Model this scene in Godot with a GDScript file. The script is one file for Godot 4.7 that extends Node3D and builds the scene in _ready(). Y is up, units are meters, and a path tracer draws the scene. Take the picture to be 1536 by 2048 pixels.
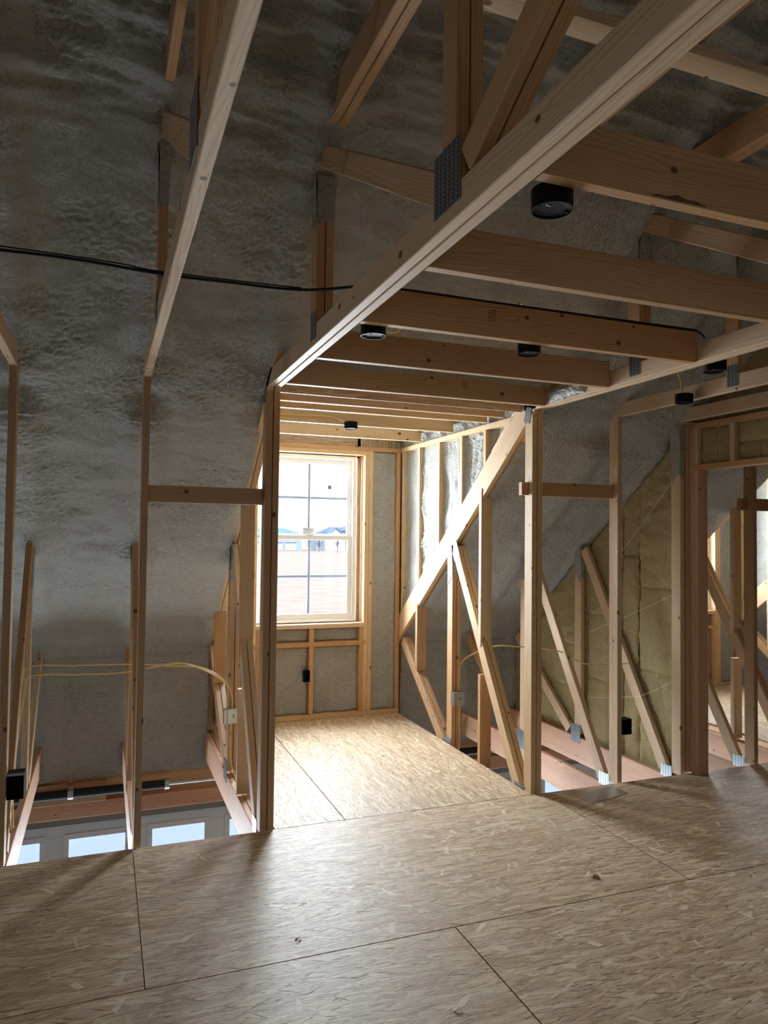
extends Node3D
# Unfinished attic room under trusses: dormer with a window, sprayed foam between the rafters, chipboard floor.
# x runs along the knee wall, z towards the eave is negative, the chipboard floor is y = 0.

const H := 2.417            # underside of the ceiling ties and joists
const TIE_TOP := 2.506
const ZK := -3.967          # room side of the knee wall studs
const ZW := -6.17           # room side of the dormer's front wall
const RIDGE := -0.45
const SLOPE := 0.781
const CHORD := 3.285        # underside of the flat top chords
const T2 := 0.038           # thickness of two-by lumber
const W4 := 0.089
const W6 := 0.14

var rng := RandomNumberGenerator.new()
var taken := {}
var M := {}
var lumber := []            # wood materials, drawn from at random
var bump := FastNoiseLite.new()
var ripple := FastNoiseLite.new()
var bulge := FastNoiseLite.new()

func _ready() -> void:
	rng.seed = 41
	# ---- camera, sky, exposure
	var cam := Camera3D.new()
	cam.name = "camera"
	cam.position = Vector3(0, 1.6, 0)
	cam.rotation_degrees = Vector3(1.901, -20.992, 0.6477)
	cam.fov = 70.28
	cam.far = 2000.0
	add_child(cam)
	cam.current = true
	var env := Environment.new()
	env.tonemap_mode = Environment.TONE_MAPPER_LINEAR
	env.tonemap_exposure = 1.1
	env.background_mode = Environment.BG_SKY
	env.sdfgi_enabled = true
	env.ssao_enabled = true
	env.ssil_enabled = true
	var sky := Sky.new()
	var sm := ProceduralSkyMaterial.new()
	sm.sky_top_color = Color(0.80, 0.90, 1.0)
	sm.sky_horizon_color = Color(0.97, 0.985, 1.0)
	sm.sky_curve = 0.2
	sm.ground_horizon_color = Color(0.6, 0.55, 0.5)
	sm.ground_bottom_color = Color(0.4, 0.36, 0.32)
	sm.sky_energy_multiplier = 1.0
	sm.energy_multiplier = 3.6
	sky.sky_material = sm
	env.sky = sky
	var we := WorldEnvironment.new()
	we.name = "world"
	we.environment = env
	add_child(we)

	# daylight coming in through the panes of the dormer windows, two unseen windows placed behind the viewer and the garage door
	daylight("window_daylight", Vector3(1.70, 1.575, -6.37), Vector2(0.80, 1.42), 19.0)
	daylight("second_window_daylight", Vector3(5.79, 1.575, -6.37), Vector2(0.80, 1.42), 11.0)
	for x in [-1.6, 1.7]:
		daylight("unseen_back_light", Vector3(x, 1.575, 3.085), Vector2(0.76, 1.36), 0.5, 0.0)  # out of view, placed to lighten the room-facing wood
	daylight("garage_daylight", Vector3(1.8, -1.0, -6.31), Vector2(12.6, 0.30), 28.0)

	make_noise()
	make_materials()
	# ---- structure
	make_floor()
	make_shell()
	make_foam()
	make_dormer(0.82, true)
	make_dormer(4.90, false)
	make_wool_wall()
	make_trusses()
	make_garage()
	make_outdoors()
	# ---- framing between the trusses
	make_joists()
	make_blocks()
	# ---- small things
	make_boxes()
	make_cables()
	make_litter()

func daylight(called: String, at: Vector3, size: Vector2, energy: float, turn := 180.0) -> void:
	var l := AreaLight3D.new()
	l.name = numbered(called, self)
	l.area_size = size
	l.light_color = Color(0.90, 0.955, 1.0)
	l.light_energy = energy
	l.area_range = 40.0
	l.shadow_enabled = true
	l.rotation_degrees = Vector3(0, turn, 0)
	l.position = at
	add_child(l)

# ------------------------------------------------------------------ helpers
func numbered(called: String, parent: Node) -> String:
	var key := str(parent.get_instance_id()) + called
	var n: int = taken.get(key, 0)
	taken[key] = n + 1
	return called if n == 0 else "%s_%03d" % [called, n]

func put(node: Node3D, called: String, parent: Node = self) -> Node3D:
	node.name = numbered(called, parent)
	parent.add_child(node, true)
	return node

func thing(called: String, label: String, category: String, at := Vector3.ZERO, group := "") -> Node3D:
	var o := Node3D.new()
	put(o, called)
	o.position = at
	tag(o, label, category, group)
	return o

func tag(o: Node3D, label: String, category: String, group := "") -> void:
	o.set_meta("label", label)
	o.set_meta("category", category)
	if group != "":
		o.set_meta("group", group)

func structure(called: String, label := "", at := Vector3.ZERO) -> Node3D:
	var o := Node3D.new()
	put(o, called)
	o.position = at
	o.set_meta("kind", "structure")
	if label != "":
		o.set_meta("label", label)
	return o

func mesh_node(mesh: Mesh, mat: Material, called: String, parent: Node) -> MeshInstance3D:
	var mi := MeshInstance3D.new()
	mi.mesh = mesh
	mi.material_override = mat
	mi.cast_shadow = GeometryInstance3D.SHADOW_CASTING_SETTING_ON
	put(mi, called, parent)
	return mi

func quad(st: SurfaceTool, a: Vector3, b: Vector3, c: Vector3, d: Vector3, n: Vector3, ua := Vector2.ZERO, ub := Vector2.ZERO, uc := Vector2.ZERO, ud := Vector2.ZERO) -> void:
	var p := [a, b, c, d]
	var u := [ua, ub, uc, ud]
	var order := [0, 1, 2, 0, 2, 3]
	if (b - a).cross(c - a).dot(n) > 0.0:
		order = [0, 2, 1, 0, 3, 2]
	for i in order:
		st.set_normal(n)
		st.set_uv(u[i])
		st.add_vertex(p[i])

# A length of lumber from a to b with small eased edges: w across (side), h along "up". Grain runs along the length.
func stick(st: SurfaceTool, a: Vector3, b: Vector3, w: float, h: float, up := Vector3.UP, ease := 0.003) -> void:
	var dir := (b - a).normalized()
	if absf(dir.dot(up)) > 0.99:
		up = Vector3.BACK
	var side := dir.cross(up).normalized()
	up = side.cross(dir).normalized()
	var e: float = minf(ease, minf(w, h) * 0.3)
	var hw := w * 0.5
	var hh := h * 0.5
	var pr := [Vector2(-hw + e, -hh), Vector2(hw - e, -hh), Vector2(hw, -hh + e), Vector2(hw, hh - e), Vector2(hw - e, hh), Vector2(-hw + e, hh), Vector2(-hw, hh - e), Vector2(-hw, -hh + e)]
	var len := a.distance_to(b)
	var u0 := rng.randf() * maxf(0.0, 1.0 - len / 6.0)
	var u1 := u0 + len / 6.0
	var v := rng.randf()
	for i in 8:
		var p: Vector2 = pr[i]
		var q: Vector2 = pr[(i + 1) % 8]
		var d2 := q - p
		var n2 := Vector2(d2.y, -d2.x).normalized()
		var n := side * n2.x + up * n2.y
		var v1 := v + d2.length() / 0.5
		var P := side * p.x + up * p.y
		var Q := side * q.x + up * q.y
		quad(st, a + P, a + Q, b + Q, b + P, n, Vector2(u0, v), Vector2(u0, v1), Vector2(u1, v1), Vector2(u1, v))
		v = v1
	for s in 2:
		var c := a if s == 0 else b
		var n := -dir if s == 0 else dir
		for i in range(1, 7):
			var tri := [pr[0], pr[i], pr[i + 1]]
			var t := [c + side * tri[0].x + up * tri[0].y, c + side * tri[1].x + up * tri[1].y, c + side * tri[2].x + up * tri[2].y]
			if (t[1] - t[0]).cross(t[2] - t[0]).dot(n) > 0.0:
				var k = t[1]; t[1] = t[2]; t[2] = k
			for j in 3:
				st.set_normal(n)
				st.set_uv(Vector2(u0 + t[j].dot(side) * 0.02, v + t[j].dot(up) / 0.5))
				st.add_vertex(t[j])

func board(called: String, a: Vector3, b: Vector3, w: float, h: float, mat: Material, parent: Node, up := Vector3.UP) -> MeshInstance3D:
	var st := SurfaceTool.new()
	st.begin(Mesh.PRIMITIVE_TRIANGLES)
	stick(st, a, b, w, h, up)
	return mesh_node(st.commit(), mat, called, parent)

# Axis-aligned board given by its two corners; the longest side is the grain.
func slab(called: String, lo: Vector3, hi: Vector3, mat: Material, parent: Node, ease := 0.002) -> MeshInstance3D:
	var st := SurfaceTool.new()
	st.begin(Mesh.PRIMITIVE_TRIANGLES)
	add_slab(st, lo, hi, ease)
	return mesh_node(st.commit(), mat, called, parent)

func add_slab(st: SurfaceTool, lo: Vector3, hi: Vector3, ease := 0.002) -> void:
	var c := (lo + hi) * 0.5
	var s := hi - lo
	if s.x >= s.y and s.x >= s.z:
		stick(st, Vector3(lo.x, c.y, c.z), Vector3(hi.x, c.y, c.z), s.z, s.y, Vector3.UP, ease)
	elif s.y >= s.z:
		stick(st, Vector3(c.x, lo.y, c.z), Vector3(c.x, hi.y, c.z), s.x, s.z, Vector3.BACK, ease)
	else:
		stick(st, Vector3(c.x, c.y, lo.z), Vector3(c.x, c.y, hi.z), s.x, s.y, Vector3.UP, ease)

func sheet(called: String, nu: int, nv: int, fn: Callable, mat: Material, parent: Node) -> MeshInstance3D:
	var st := SurfaceTool.new()
	st.begin(Mesh.PRIMITIVE_TRIANGLES)
	for j in nv + 1:
		for i in nu + 1:
			st.set_uv(Vector2(float(i) / nu, float(j) / nv))
			st.add_vertex(fn.call(float(i) / nu, float(j) / nv))
	for j in nv:
		for i in nu:
			var k := j * (nu + 1) + i
			for t in [k, k + 1, k + nu + 1, k + 1, k + nu + 2, k + nu + 1]:
				st.add_index(t)
	st.generate_normals()
	return mesh_node(st.commit(), mat, called, parent)

func tube(called: String, pts: Array, r: float, mat: Material, parent: Node, sides := 8, flat := 1.0) -> MeshInstance3D:
	var cur := Curve3D.new()
	cur.bake_interval = 0.03
	for i in pts.size():
		var t := Vector3.ZERO
		if i > 0 and i < pts.size() - 1:
			t = (pts[i + 1] - pts[i - 1]) * 0.18
		cur.add_point(pts[i], -t, t)
	var b := cur.get_baked_points()
	var st := SurfaceTool.new()
	st.begin(Mesh.PRIMITIVE_TRIANGLES)
	for i in b.size():
		var d := (b[mini(i + 1, b.size() - 1)] - b[maxi(i - 1, 0)]).normalized()
		var s := d.cross(Vector3.UP)
		if s.length() < 0.05:
			s = d.cross(Vector3.RIGHT)
		s = s.normalized()
		var w := s.cross(d).normalized()
		for k in sides:
			var an := TAU * k / sides
			st.set_uv(Vector2(float(k) / sides, float(i)))
			st.add_vertex(b[i] + s * cos(an) * r * flat + w * sin(an) * r)
	for i in b.size() - 1:
		for k in sides:
			var k2 := (k + 1) % sides
			for t in [i * sides + k, i * sides + k2, (i + 1) * sides + k, i * sides + k2, (i + 1) * sides + k2, (i + 1) * sides + k]:
				st.add_index(t)
	st.generate_normals()
	return mesh_node(st.commit(), mat, called, parent)

# Turned shape about y: profile of (radius, height).
func lathe(called: String, prof: Array, mat: Material, parent: Node, seg := 28) -> MeshInstance3D:
	var st := SurfaceTool.new()
	st.begin(Mesh.PRIMITIVE_TRIANGLES)
	for i in prof.size() - 1:
		var p: Vector2 = prof[i]
		var q: Vector2 = prof[i + 1]
		var n2 := Vector2(q.y - p.y, -(q.x - p.x)).normalized()
		for k in seg:
			var a0 := TAU * k / seg
			var a1 := TAU * (k + 1) / seg
			var c0 := Vector3(cos(a0), 0, sin(a0))
			var c1 := Vector3(cos(a1), 0, sin(a1))
			var n := ((c0 + c1) * 0.5).normalized() * n2.x + Vector3.UP * n2.y
			quad(st, c0 * p.x + Vector3.UP * p.y, c1 * p.x + Vector3.UP * p.y, c1 * q.x + Vector3.UP * q.y, c0 * q.x + Vector3.UP * q.y, n.normalized())
	return mesh_node(st.commit(), mat, called, parent)

func box(called: String, c: Vector3, s: Vector3, mat: Material, parent: Node) -> MeshInstance3D:
	return slab(called, c - s * 0.5, c + s * 0.5, mat, parent, 0.0015)

func wood() -> Material:
	return lumber[rng.randi() % lumber.size()]

func roof(z: float) -> float:   # underside of the rafters on the eave side
	return 2.329 + SLOPE * (z + 4.051)

# ------------------------------------------------------------------ noise and materials
func make_noise() -> void:
	bump.noise_type = FastNoiseLite.TYPE_SIMPLEX_SMOOTH
	bump.seed = 3
	bump.frequency = 1.0
	bump.fractal_type = FastNoiseLite.FRACTAL_FBM
	bump.fractal_octaves = 3
	ripple.noise_type = FastNoiseLite.TYPE_SIMPLEX_SMOOTH
	ripple.seed = 8
	ripple.frequency = 1.0
	ripple.fractal_type = FastNoiseLite.FRACTAL_RIDGED
	ripple.fractal_octaves = 2
	bulge.noise_type = FastNoiseLite.TYPE_SIMPLEX_SMOOTH
	bulge.seed = 21
	bulge.frequency = 1.0
	bulge.fractal_octaves = 2

func plain(c: Color, rough := 0.7, metal := 0.0) -> StandardMaterial3D:
	var m := StandardMaterial3D.new()
	m.albedo_color = c
	m.roughness = rough
	m.metallic = metal
	return m

func noise_image(freq: float, sd: int, oct := 4, sx := 512, sy := 512) -> Image:
	var n := FastNoiseLite.new()
	n.seed = sd
	n.frequency = freq
	n.fractal_octaves = oct
	n.noise_type = FastNoiseLite.TYPE_SIMPLEX_SMOOTH
	return n.get_seamless_image(sx, sy)

func normal_tex(img: Image, strength: float) -> ImageTexture:
	var i: Image = img.duplicate()
	i.convert(Image.FORMAT_RGBA8)
	i.bump_map_to_normal_map(strength)
	return ImageTexture.create_from_image(i)

func wood_texture() -> Image:
	var w := 2048
	var h := 512
	var img := Image.create(w, h, false, Image.FORMAT_RGB8)
	var n := FastNoiseLite.new()
	n.seed = 5
	n.frequency = 1.0
	n.fractal_octaves = 3
	var fine := FastNoiseLite.new()
	fine.seed = 6
	fine.frequency = 1.0
	fine.fractal_octaves = 2
	# knots scattered over the sheet: x, y in metres, radius
	var kr := RandomNumberGenerator.new()
	kr.seed = 12
	var knots := []
	for i in 30:
		knots.append(Vector3(kr.randf() * 6.0, kr.randf() * 0.5, kr.randf_range(0.005, 0.012)))
	var rows := []
	for i in 24:
		rows.append([])
	for k in knots:
		for c in range(maxi(0, int((k.x - 0.14) * 4)), mini(23, int((k.x + 0.14) * 4)) + 1):
			rows[c].append(k)
	var light := Color(1.0, 0.97, 0.925)
	var dark := Color(0.84, 0.745, 0.63)
	var data := PackedByteArray()
	data.resize(w * h * 3)
	for x in w:
		var X := x * 6.0 / w
		var near: Array = rows[mini(23, int(X * 4))]
		for y in h:
			var Y := y * 0.5 / h
			var warp := n.get_noise_2d(X * 0.9, Y * 7.0) * 0.030
			var kd := 0.0
			var kc := 0.0
			for k in near:
				var dx: float = (X - k.x)
				var dy: float = Y - k.y
				var r2: float = dx * dx * 0.12 + dy * dy
				warp += signf(dy) * k.z * 0.9 * exp(-r2 / (k.z * k.z * 3.5))
				var rr: float = sqrt(dx * dx * 0.6 + dy * dy) / k.z
				if rr < 1.35:
					kd = maxf(kd, 1.0 - smoothstep(0.75, 1.3, rr))
					kc = maxf(kc, 0.5 + 0.5 * sin(rr * 14.0))
			var ring := 0.5 + 0.5 * sin((Y + warp) * 520.0)
			ring = pow(ring, 2.2)
			var f := fine.get_noise_2d(X * 10.0, Y * 420.0) * 0.5 + 0.5
			var t := clampf(ring * 0.42 + f * 0.42 + n.get_noise_2d(X * 0.5 + 50.0, Y * 5.0) * 0.35, 0.0, 1.0)
			var c := light.lerp(dark, t)
			if kd > 0.0:
				c = c.lerp(Color(0.52, 0.36, 0.24).lerp(Color(0.36, 0.23, 0.15), kc), kd * 0.85)
			var o := (y * w + x) * 3
			data[o] = int(c.r * 255.0)
			data[o + 1] = int(c.g * 255.0)
			data[o + 2] = int(c.b * 255.0)
	img.set_data(w, h, false, Image.FORMAT_RGB8, data)
	return img

func osb_texture(seed_no: int) -> Image:
	var r := RandomNumberGenerator.new()
	r.seed = seed_no
	var w := 2048
	var h := 1024
	var img := Image.create(w, h, false, Image.FORMAT_RGBA8)
	img.fill(Color8(196, 174, 146))
	var tones := [Color8(210, 188, 162), Color8(222, 204, 178), Color8(198, 170, 140), Color8(192, 164, 134), Color8(230, 214, 190), Color8(208, 188, 164), Color8(182, 152, 122), Color8(218, 196, 164), Color8(198, 176, 152)]
	var long_ones := []
	var slivers := []
	var pale := []
	for i in 300:
		long_ones.append(flake(r, i, r.randf_range(90, 210), r.randf_range(7, 21), r.randfn(0.0, 0.16), tones[r.randi() % tones.size()], 0.055))
	for i in 90:
		slivers.append(flake(r, i, r.randf_range(24, 90), r.randf_range(2.2, 4.6), r.randfn(0.0, 0.26), [Color8(158, 130, 104), Color8(180, 154, 128), Color8(222, 206, 182), Color8(128, 104, 84)][i % 4], 0.03))
	for i in 60:
		pale.append(flake(r, i, r.randf_range(34, 84), r.randf_range(12, 22), r.randf_range(-1.5, 1.5), Color8(238, 226, 206).lerp(tones[i % 9], r.randf() * 0.6), 0.03))
	for k in 9000:
		var sp: Image = long_ones[r.randi() % long_ones.size()]
		if k % 5 == 4:
			sp = slivers[r.randi() % slivers.size()]
		img.blend_rect(sp, Rect2i(Vector2i.ZERO, sp.get_size()), Vector2i(r.randi_range(-100, w), r.randi_range(-40, h)))
	for k in 110:
		var sp: Image = pale[r.randi() % pale.size()]
		img.blend_rect(sp, Rect2i(Vector2i.ZERO, sp.get_size()), Vector2i(r.randi_range(-40, w), r.randi_range(-40, h)))
	for k in 1500:
		var sp: Image = slivers[r.randi() % slivers.size()]
		img.blend_rect(sp, Rect2i(Vector2i.ZERO, sp.get_size()), Vector2i(r.randi_range(-40, w), r.randi_range(-20, h)))
	img.convert(Image.FORMAT_RGB8)
	return img

# One wood strand as a small picture: slanted ends, wavy sides, lengthwise fibres, a darker seam along one side.
func flake(r: RandomNumberGenerator, i: int, L: float, W: float, an: float, c: Color, grain: float) -> Image:
	var blunt := W > 11.0 and L < 85.0
	c = c.lerp(Color.WHITE if r.randf() < 0.5 else Color8(140, 106, 76), r.randf() * 0.12).lerp(Color8(255, 240, 220), 0.14)
	var ca := cos(an)
	var sa := sin(an)
	var bw := int(absf(ca) * L + absf(sa) * W) + 8
	var bh := int(absf(sa) * L + absf(ca) * W) + 8
	var sp := Image.create(bw, bh, false, Image.FORMAT_RGBA8)
	var skew := r.randf_range(-1.2, 1.2)
	var bend := r.randf_range(-0.0005, 0.0005)
	var streak := []
	for k in 24:
		streak.append(r.randf_range(-grain, grain))
	for y in bh:
		for x in bw:
			var px := x - bw * 0.5
			var py := y - bh * 0.5
			var s := px * ca + py * sa
			var t := -px * sa + py * ca + bend * s * s
			var half := L * 0.5 - 3.0 + t * skew + 2.0 * sin(t * 1.7 + i)
			var taper := 1.0 if blunt else 1.0 - 0.55 * pow(absf(s) / (L * 0.5), 2.0)
			var e := minf(half - absf(s), (W * 0.5 + 0.9 * sin(s * 0.09 + i)) * taper - absf(t))
			if e > 0.0:
				var q: float = streak[int(t + 40.0) % 24] + streak[int(s * 0.05 + 30.0) % 24] * 0.4
				if e < 1.5 and t > 0.0 and sin(s * 0.045 + i * 1.3) > -0.2:
					q -= 0.24
				sp.set_pixel(x, y, Color(c.r + q, c.g + q, c.b + q, clampf(e, 0.3, 1.0)))
	return sp

func plate_texture() -> Image:   # galvanised nail plate: rows of punched slots
	var img := Image.create(128, 128, false, Image.FORMAT_RGB8)
	img.fill(Color8(128, 136, 142))
	for j in 16:
		for i in 8:
			var x := i * 16 + 5
			var y := j * 8 + 1 + (i % 2) * 3
			img.fill_rect(Rect2i(x, y, 5, 4), Color8(54, 54, 56))
			img.fill_rect(Rect2i(x + 5, y, 3, 4), Color8(190, 196, 200))
	return img

func make_materials() -> void:
	var wt := wood_texture()
	var wtex := ImageTexture.create_from_image(wt)
	var wn := normal_tex(wt, 2.0)
	var tints := {"pale": Color8(218, 198, 174), "tan": Color8(200, 171, 140), "pink": Color8(214, 174, 152), "amber": Color8(200, 164, 125), "straw": Color8(220, 196, 160)}
	for k in tints:
		var m := plain(tints[k], 0.62)
		m.albedo_texture = wtex
		m.normal_enabled = true
		m.normal_texture = wn
		m.normal_scale = 0.35
		M[k] = m
	lumber = [M.pale, M.tan, M.straw, M.amber, M.tan]
	var osb := []
	for s in [77, 78]:
		var ot := osb_texture(s)
		var m := plain(Color(1.0, 0.965, 0.915), 0.52)
		m.albedo_texture = ImageTexture.create_from_image(ot)
		m.normal_enabled = true
		m.normal_texture = normal_tex(ot, 4.0)
		m.normal_scale = 0.5
		osb.append(m)
	M.osb = osb[0]
	M.osb_b = osb[1]
	# sprayed foam: pale grey-green skin with an orange-peel surface
	var f := plain(Color8(176, 176, 170), 0.58)
	var fi := noise_image(0.018, 31, 4)
	var g := Gradient.new()
	g.colors = [Color8(228, 222, 216), Color8(236, 234, 230), Color8(240, 240, 238)]
	g.offsets = [0.25, 0.5, 0.8]
	f.albedo_texture = ImageTexture.create_from_image(tinted(fi, g))
	f.normal_enabled = true
	f.normal_texture = normal_tex(noise_image(0.045, 32, 2), 9.0)
	f.normal_scale = 1.3
	f.uv1_triplanar = true
	f.uv1_world_triplanar = true
	f.uv1_scale = Vector3(1.5, 3.2, 3.2)
	M.foam = f
	# mineral wool: mottled olive brown fibres
	var wl := plain(Color8(212, 202, 174), 0.95)
	var wi := noise_image(0.07, 41, 5)
	var wg := Gradient.new()
	wg.colors = [Color8(188, 174, 140), Color8(214, 203, 174), Color8(230, 222, 200)]
	wg.offsets = [0.2, 0.5, 0.85]
	wl.albedo_texture = ImageTexture.create_from_image(tinted(wi, wg))
	wl.normal_enabled = true
	wl.normal_texture = normal_tex(noise_image(0.09, 42, 5), 12.0)
	wl.normal_scale = 0.9
	wl.uv1_triplanar = true
	wl.uv1_world_triplanar = true
	wl.uv1_scale = Vector3(2.2, 2.2, 2.2)
	M.wool = wl
	M.string = plain(Color8(236, 226, 190), 0.8)
	var pl := plain(Color(1, 1, 1), 0.38, 0.75)
	pl.albedo_texture = ImageTexture.create_from_image(plate_texture())
	pl.uv1_triplanar = true
	pl.uv1_world_triplanar = true
	pl.uv1_scale = Vector3(5, 5, 5)
	M.plate = pl
	M.steel = plain(Color8(186, 190, 190), 0.35, 0.85)
	M.black = plain(Color8(10, 10, 11), 0.5)
	M.black.metallic_specular = 0.25
	M.rubber = plain(Color8(18, 18, 20), 0.75)
	M.box_grey = plain(Color8(170, 176, 182), 0.4, 0.6)
	M.yellow_cable = plain(Color8(226, 196, 120), 0.5)
	M.white_cable = plain(Color8(226, 222, 206), 0.5)
	M.vinyl = plain(Color8(236, 238, 238), 0.35)
	M.grille = plain(Color8(124, 130, 142), 0.6)
	var gl := plain(Color(0.30, 0.36, 0.38, 0.03), 0.02)
	gl.transparency = BaseMaterial3D.TRANSPARENCY_ALPHA
	M.glass = gl
	var og := plain(Color(0.84, 0.91, 1.0, 0.36), 0.25)   # rain-pattern glass of the garage door
	og.transparency = BaseMaterial3D.TRANSPARENCY_ALPHA
	M.frosted = og
	M.sticker = plain(Color8(226, 232, 238), 0.6)
	M.print = plain(Color8(120, 130, 150), 0.6)
	M.door_white = plain(Color8(214, 218, 224), 0.45)
	M.seal = plain(Color8(120, 118, 116), 0.7)
	M.concrete = plain(Color8(196, 196, 194), 0.85)
	M.plaster = plain(Color8(206, 204, 200), 0.9)
	M.red = plain(Color8(140, 40, 34), 0.5)
	M.field = field_material()
	M.siding = plain(Color8(176, 186, 192), 0.8)
	M.house_roof = plain(Color8(112, 124, 146), 0.85)
	M.teal_roof = plain(Color8(124, 150, 158), 0.85)
	M.dark_trim = plain(Color8(96, 108, 122), 0.7)
	M.bark = plain(Color8(98, 94, 98), 0.9)
	M.bark_brown = plain(Color8(104, 66, 40), 0.7)
	M.blue_ink = plain(Color8(46, 62, 140), 0.7)
	M.ink = plain(Color8(64, 40, 30), 0.8)

func field_material() -> StandardMaterial3D:
	var m := plain(Color8(190, 168, 156), 0.95)
	var img := noise_image(0.02, 51, 4)
	var g := Gradient.new()
	g.colors = [Color8(214, 196, 176), Color8(240, 222, 206), Color8(255, 236, 224)]
	g.offsets = [0.2, 0.5, 0.8]
	m.albedo_texture = ImageTexture.create_from_image(tinted(img, g))
	m.uv1_triplanar = true
	m.uv1_world_triplanar = true
	m.uv1_scale = Vector3(0.02, 0.02, 0.12)
	return m

func tinted(src: Image, g: Gradient) -> Image:
	var out := Image.create(src.get_width(), src.get_height(), false, Image.FORMAT_RGB8)
	var lut := []
	for i in 256:
		lut.append(g.sample(i / 255.0))
	for y in src.get_height():
		for x in src.get_width():
			out.set_pixel(x, y, lut[int(src.get_pixel(x, y).r * 255.0)])
	return out

# ------------------------------------------------------------------ floor
func osb_sheet(x0: float, x1: float, z0: float, z1: float, parent: Node, mat: Material, ou: float, ov: float, turn := false) -> void:
	var st := SurfaceTool.new()
	st.begin(Mesh.PRIMITIVE_TRIANGLES)
	var g := 0.0016
	x0 += g; x1 -= g; z0 += g; z1 -= g
	var uv := func(x: float, z: float) -> Vector2:
		if turn:
			return Vector2((z + ou) / 2.44, (x + ov) / 1.22)
		return Vector2((x + ou) / 2.44, (z + ov) / 1.22)
	var y0 := -0.018
	var e := 0.0012
	var P := [Vector3(x0, 0, z0), Vector3(x1, 0, z0), Vector3(x1, 0, z1), Vector3(x0, 0, z1)]
	var ins := [Vector3(e, 0, e), Vector3(-e, 0, e), Vector3(-e, 0, -e), Vector3(e, 0, -e)]
	quad(st, P[0] + ins[0], P[1] + ins[1], P[2] + ins[2], P[3] + ins[3], Vector3.UP, uv.call(x0, z0), uv.call(x1, z0), uv.call(x1, z1), uv.call(x0, z1))
	quad(st, P[0] + Vector3(0, y0, 0), P[1] + Vector3(0, y0, 0), P[2] + Vector3(0, y0, 0), P[3] + Vector3(0, y0, 0), Vector3.DOWN, uv.call(x0, z0), uv.call(x1, z0), uv.call(x1, z1), uv.call(x0, z1))
	for i in 4:
		var a: Vector3 = P[i]
		var b: Vector3 = P[(i + 1) % 4]
		var d := (b - a).normalized()
		var n := d.cross(Vector3.UP)
		var dn := Vector3(0, -e, 0)
		quad(st, a + dn, b + dn, b + Vector3(0, y0, 0), a + Vector3(0, y0, 0), n, uv.call(a.x, a.z), uv.call(b.x, b.z), uv.call(b.x, b.z + 0.018), uv.call(a.x, a.z + 0.018))
		quad(st, a + ins[i], b + ins[(i + 1) % 4], b + dn, a + dn, (n + Vector3.UP).normalized(), uv.call(a.x, a.z), uv.call(b.x, b.z), uv.call(b.x, b.z), uv.call(a.x, a.z))
	mesh_node(st.commit(), mat, "chipboard_sheet", parent)

func make_floor() -> void:
	var fl := structure("floor", "strand board subfloor sheets with dark joints between them")
	var rows := [[-3.950, -2.728, 0.170], [-2.728, -1.508, -1.060], [-1.508, -0.288, 0.170], [-0.288, 0.932, -1.060], [0.932, 2.152, 0.170], [2.152, 3.10, -1.060]]
	var k := 0
	for r in rows:
		for i in range(-3, 5):
			var x0: float = r[2] + i * 2.44
			if x0 > 8.6 or x0 + 2.44 < -5.0:
				continue
			k += 1
			osb_sheet(x0, x0 + 2.44, r[0], r[1], fl, M.osb if k % 2 == 0 else M.osb_b, rng.randf() * 2.4, rng.randf() * 1.2)
	slab("added_light_stop", Vector3(-5.0, -0.026, -3.945), Vector3(8.6, -0.0185, 3.1), M.osb_b, fl)  # added below the sheets to stop garage light leaking through the joints
	# dormer floors
	osb_sheet(0.902, 1.302, ZW - 0.09, -3.950, fl, M.osb_b, 0.7, 0.35, true)
	osb_sheet(1.302, 2.522, ZW - 0.09, -3.950, fl, M.osb, 1.9, 0.9, true)
	osb_sheet(4.98, 6.598, ZW - 0.09, -3.950, fl, M.osb, 0.9, 0.5, true)
	# joists that carry the dormer floors
	for x in [1.28, 1.90, 5.5, 6.1]:
		slab("floor_joist", Vector3(x, -0.30, -6.3), Vector3(x + T2, -0.019, -3.0), wood(), fl)

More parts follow.
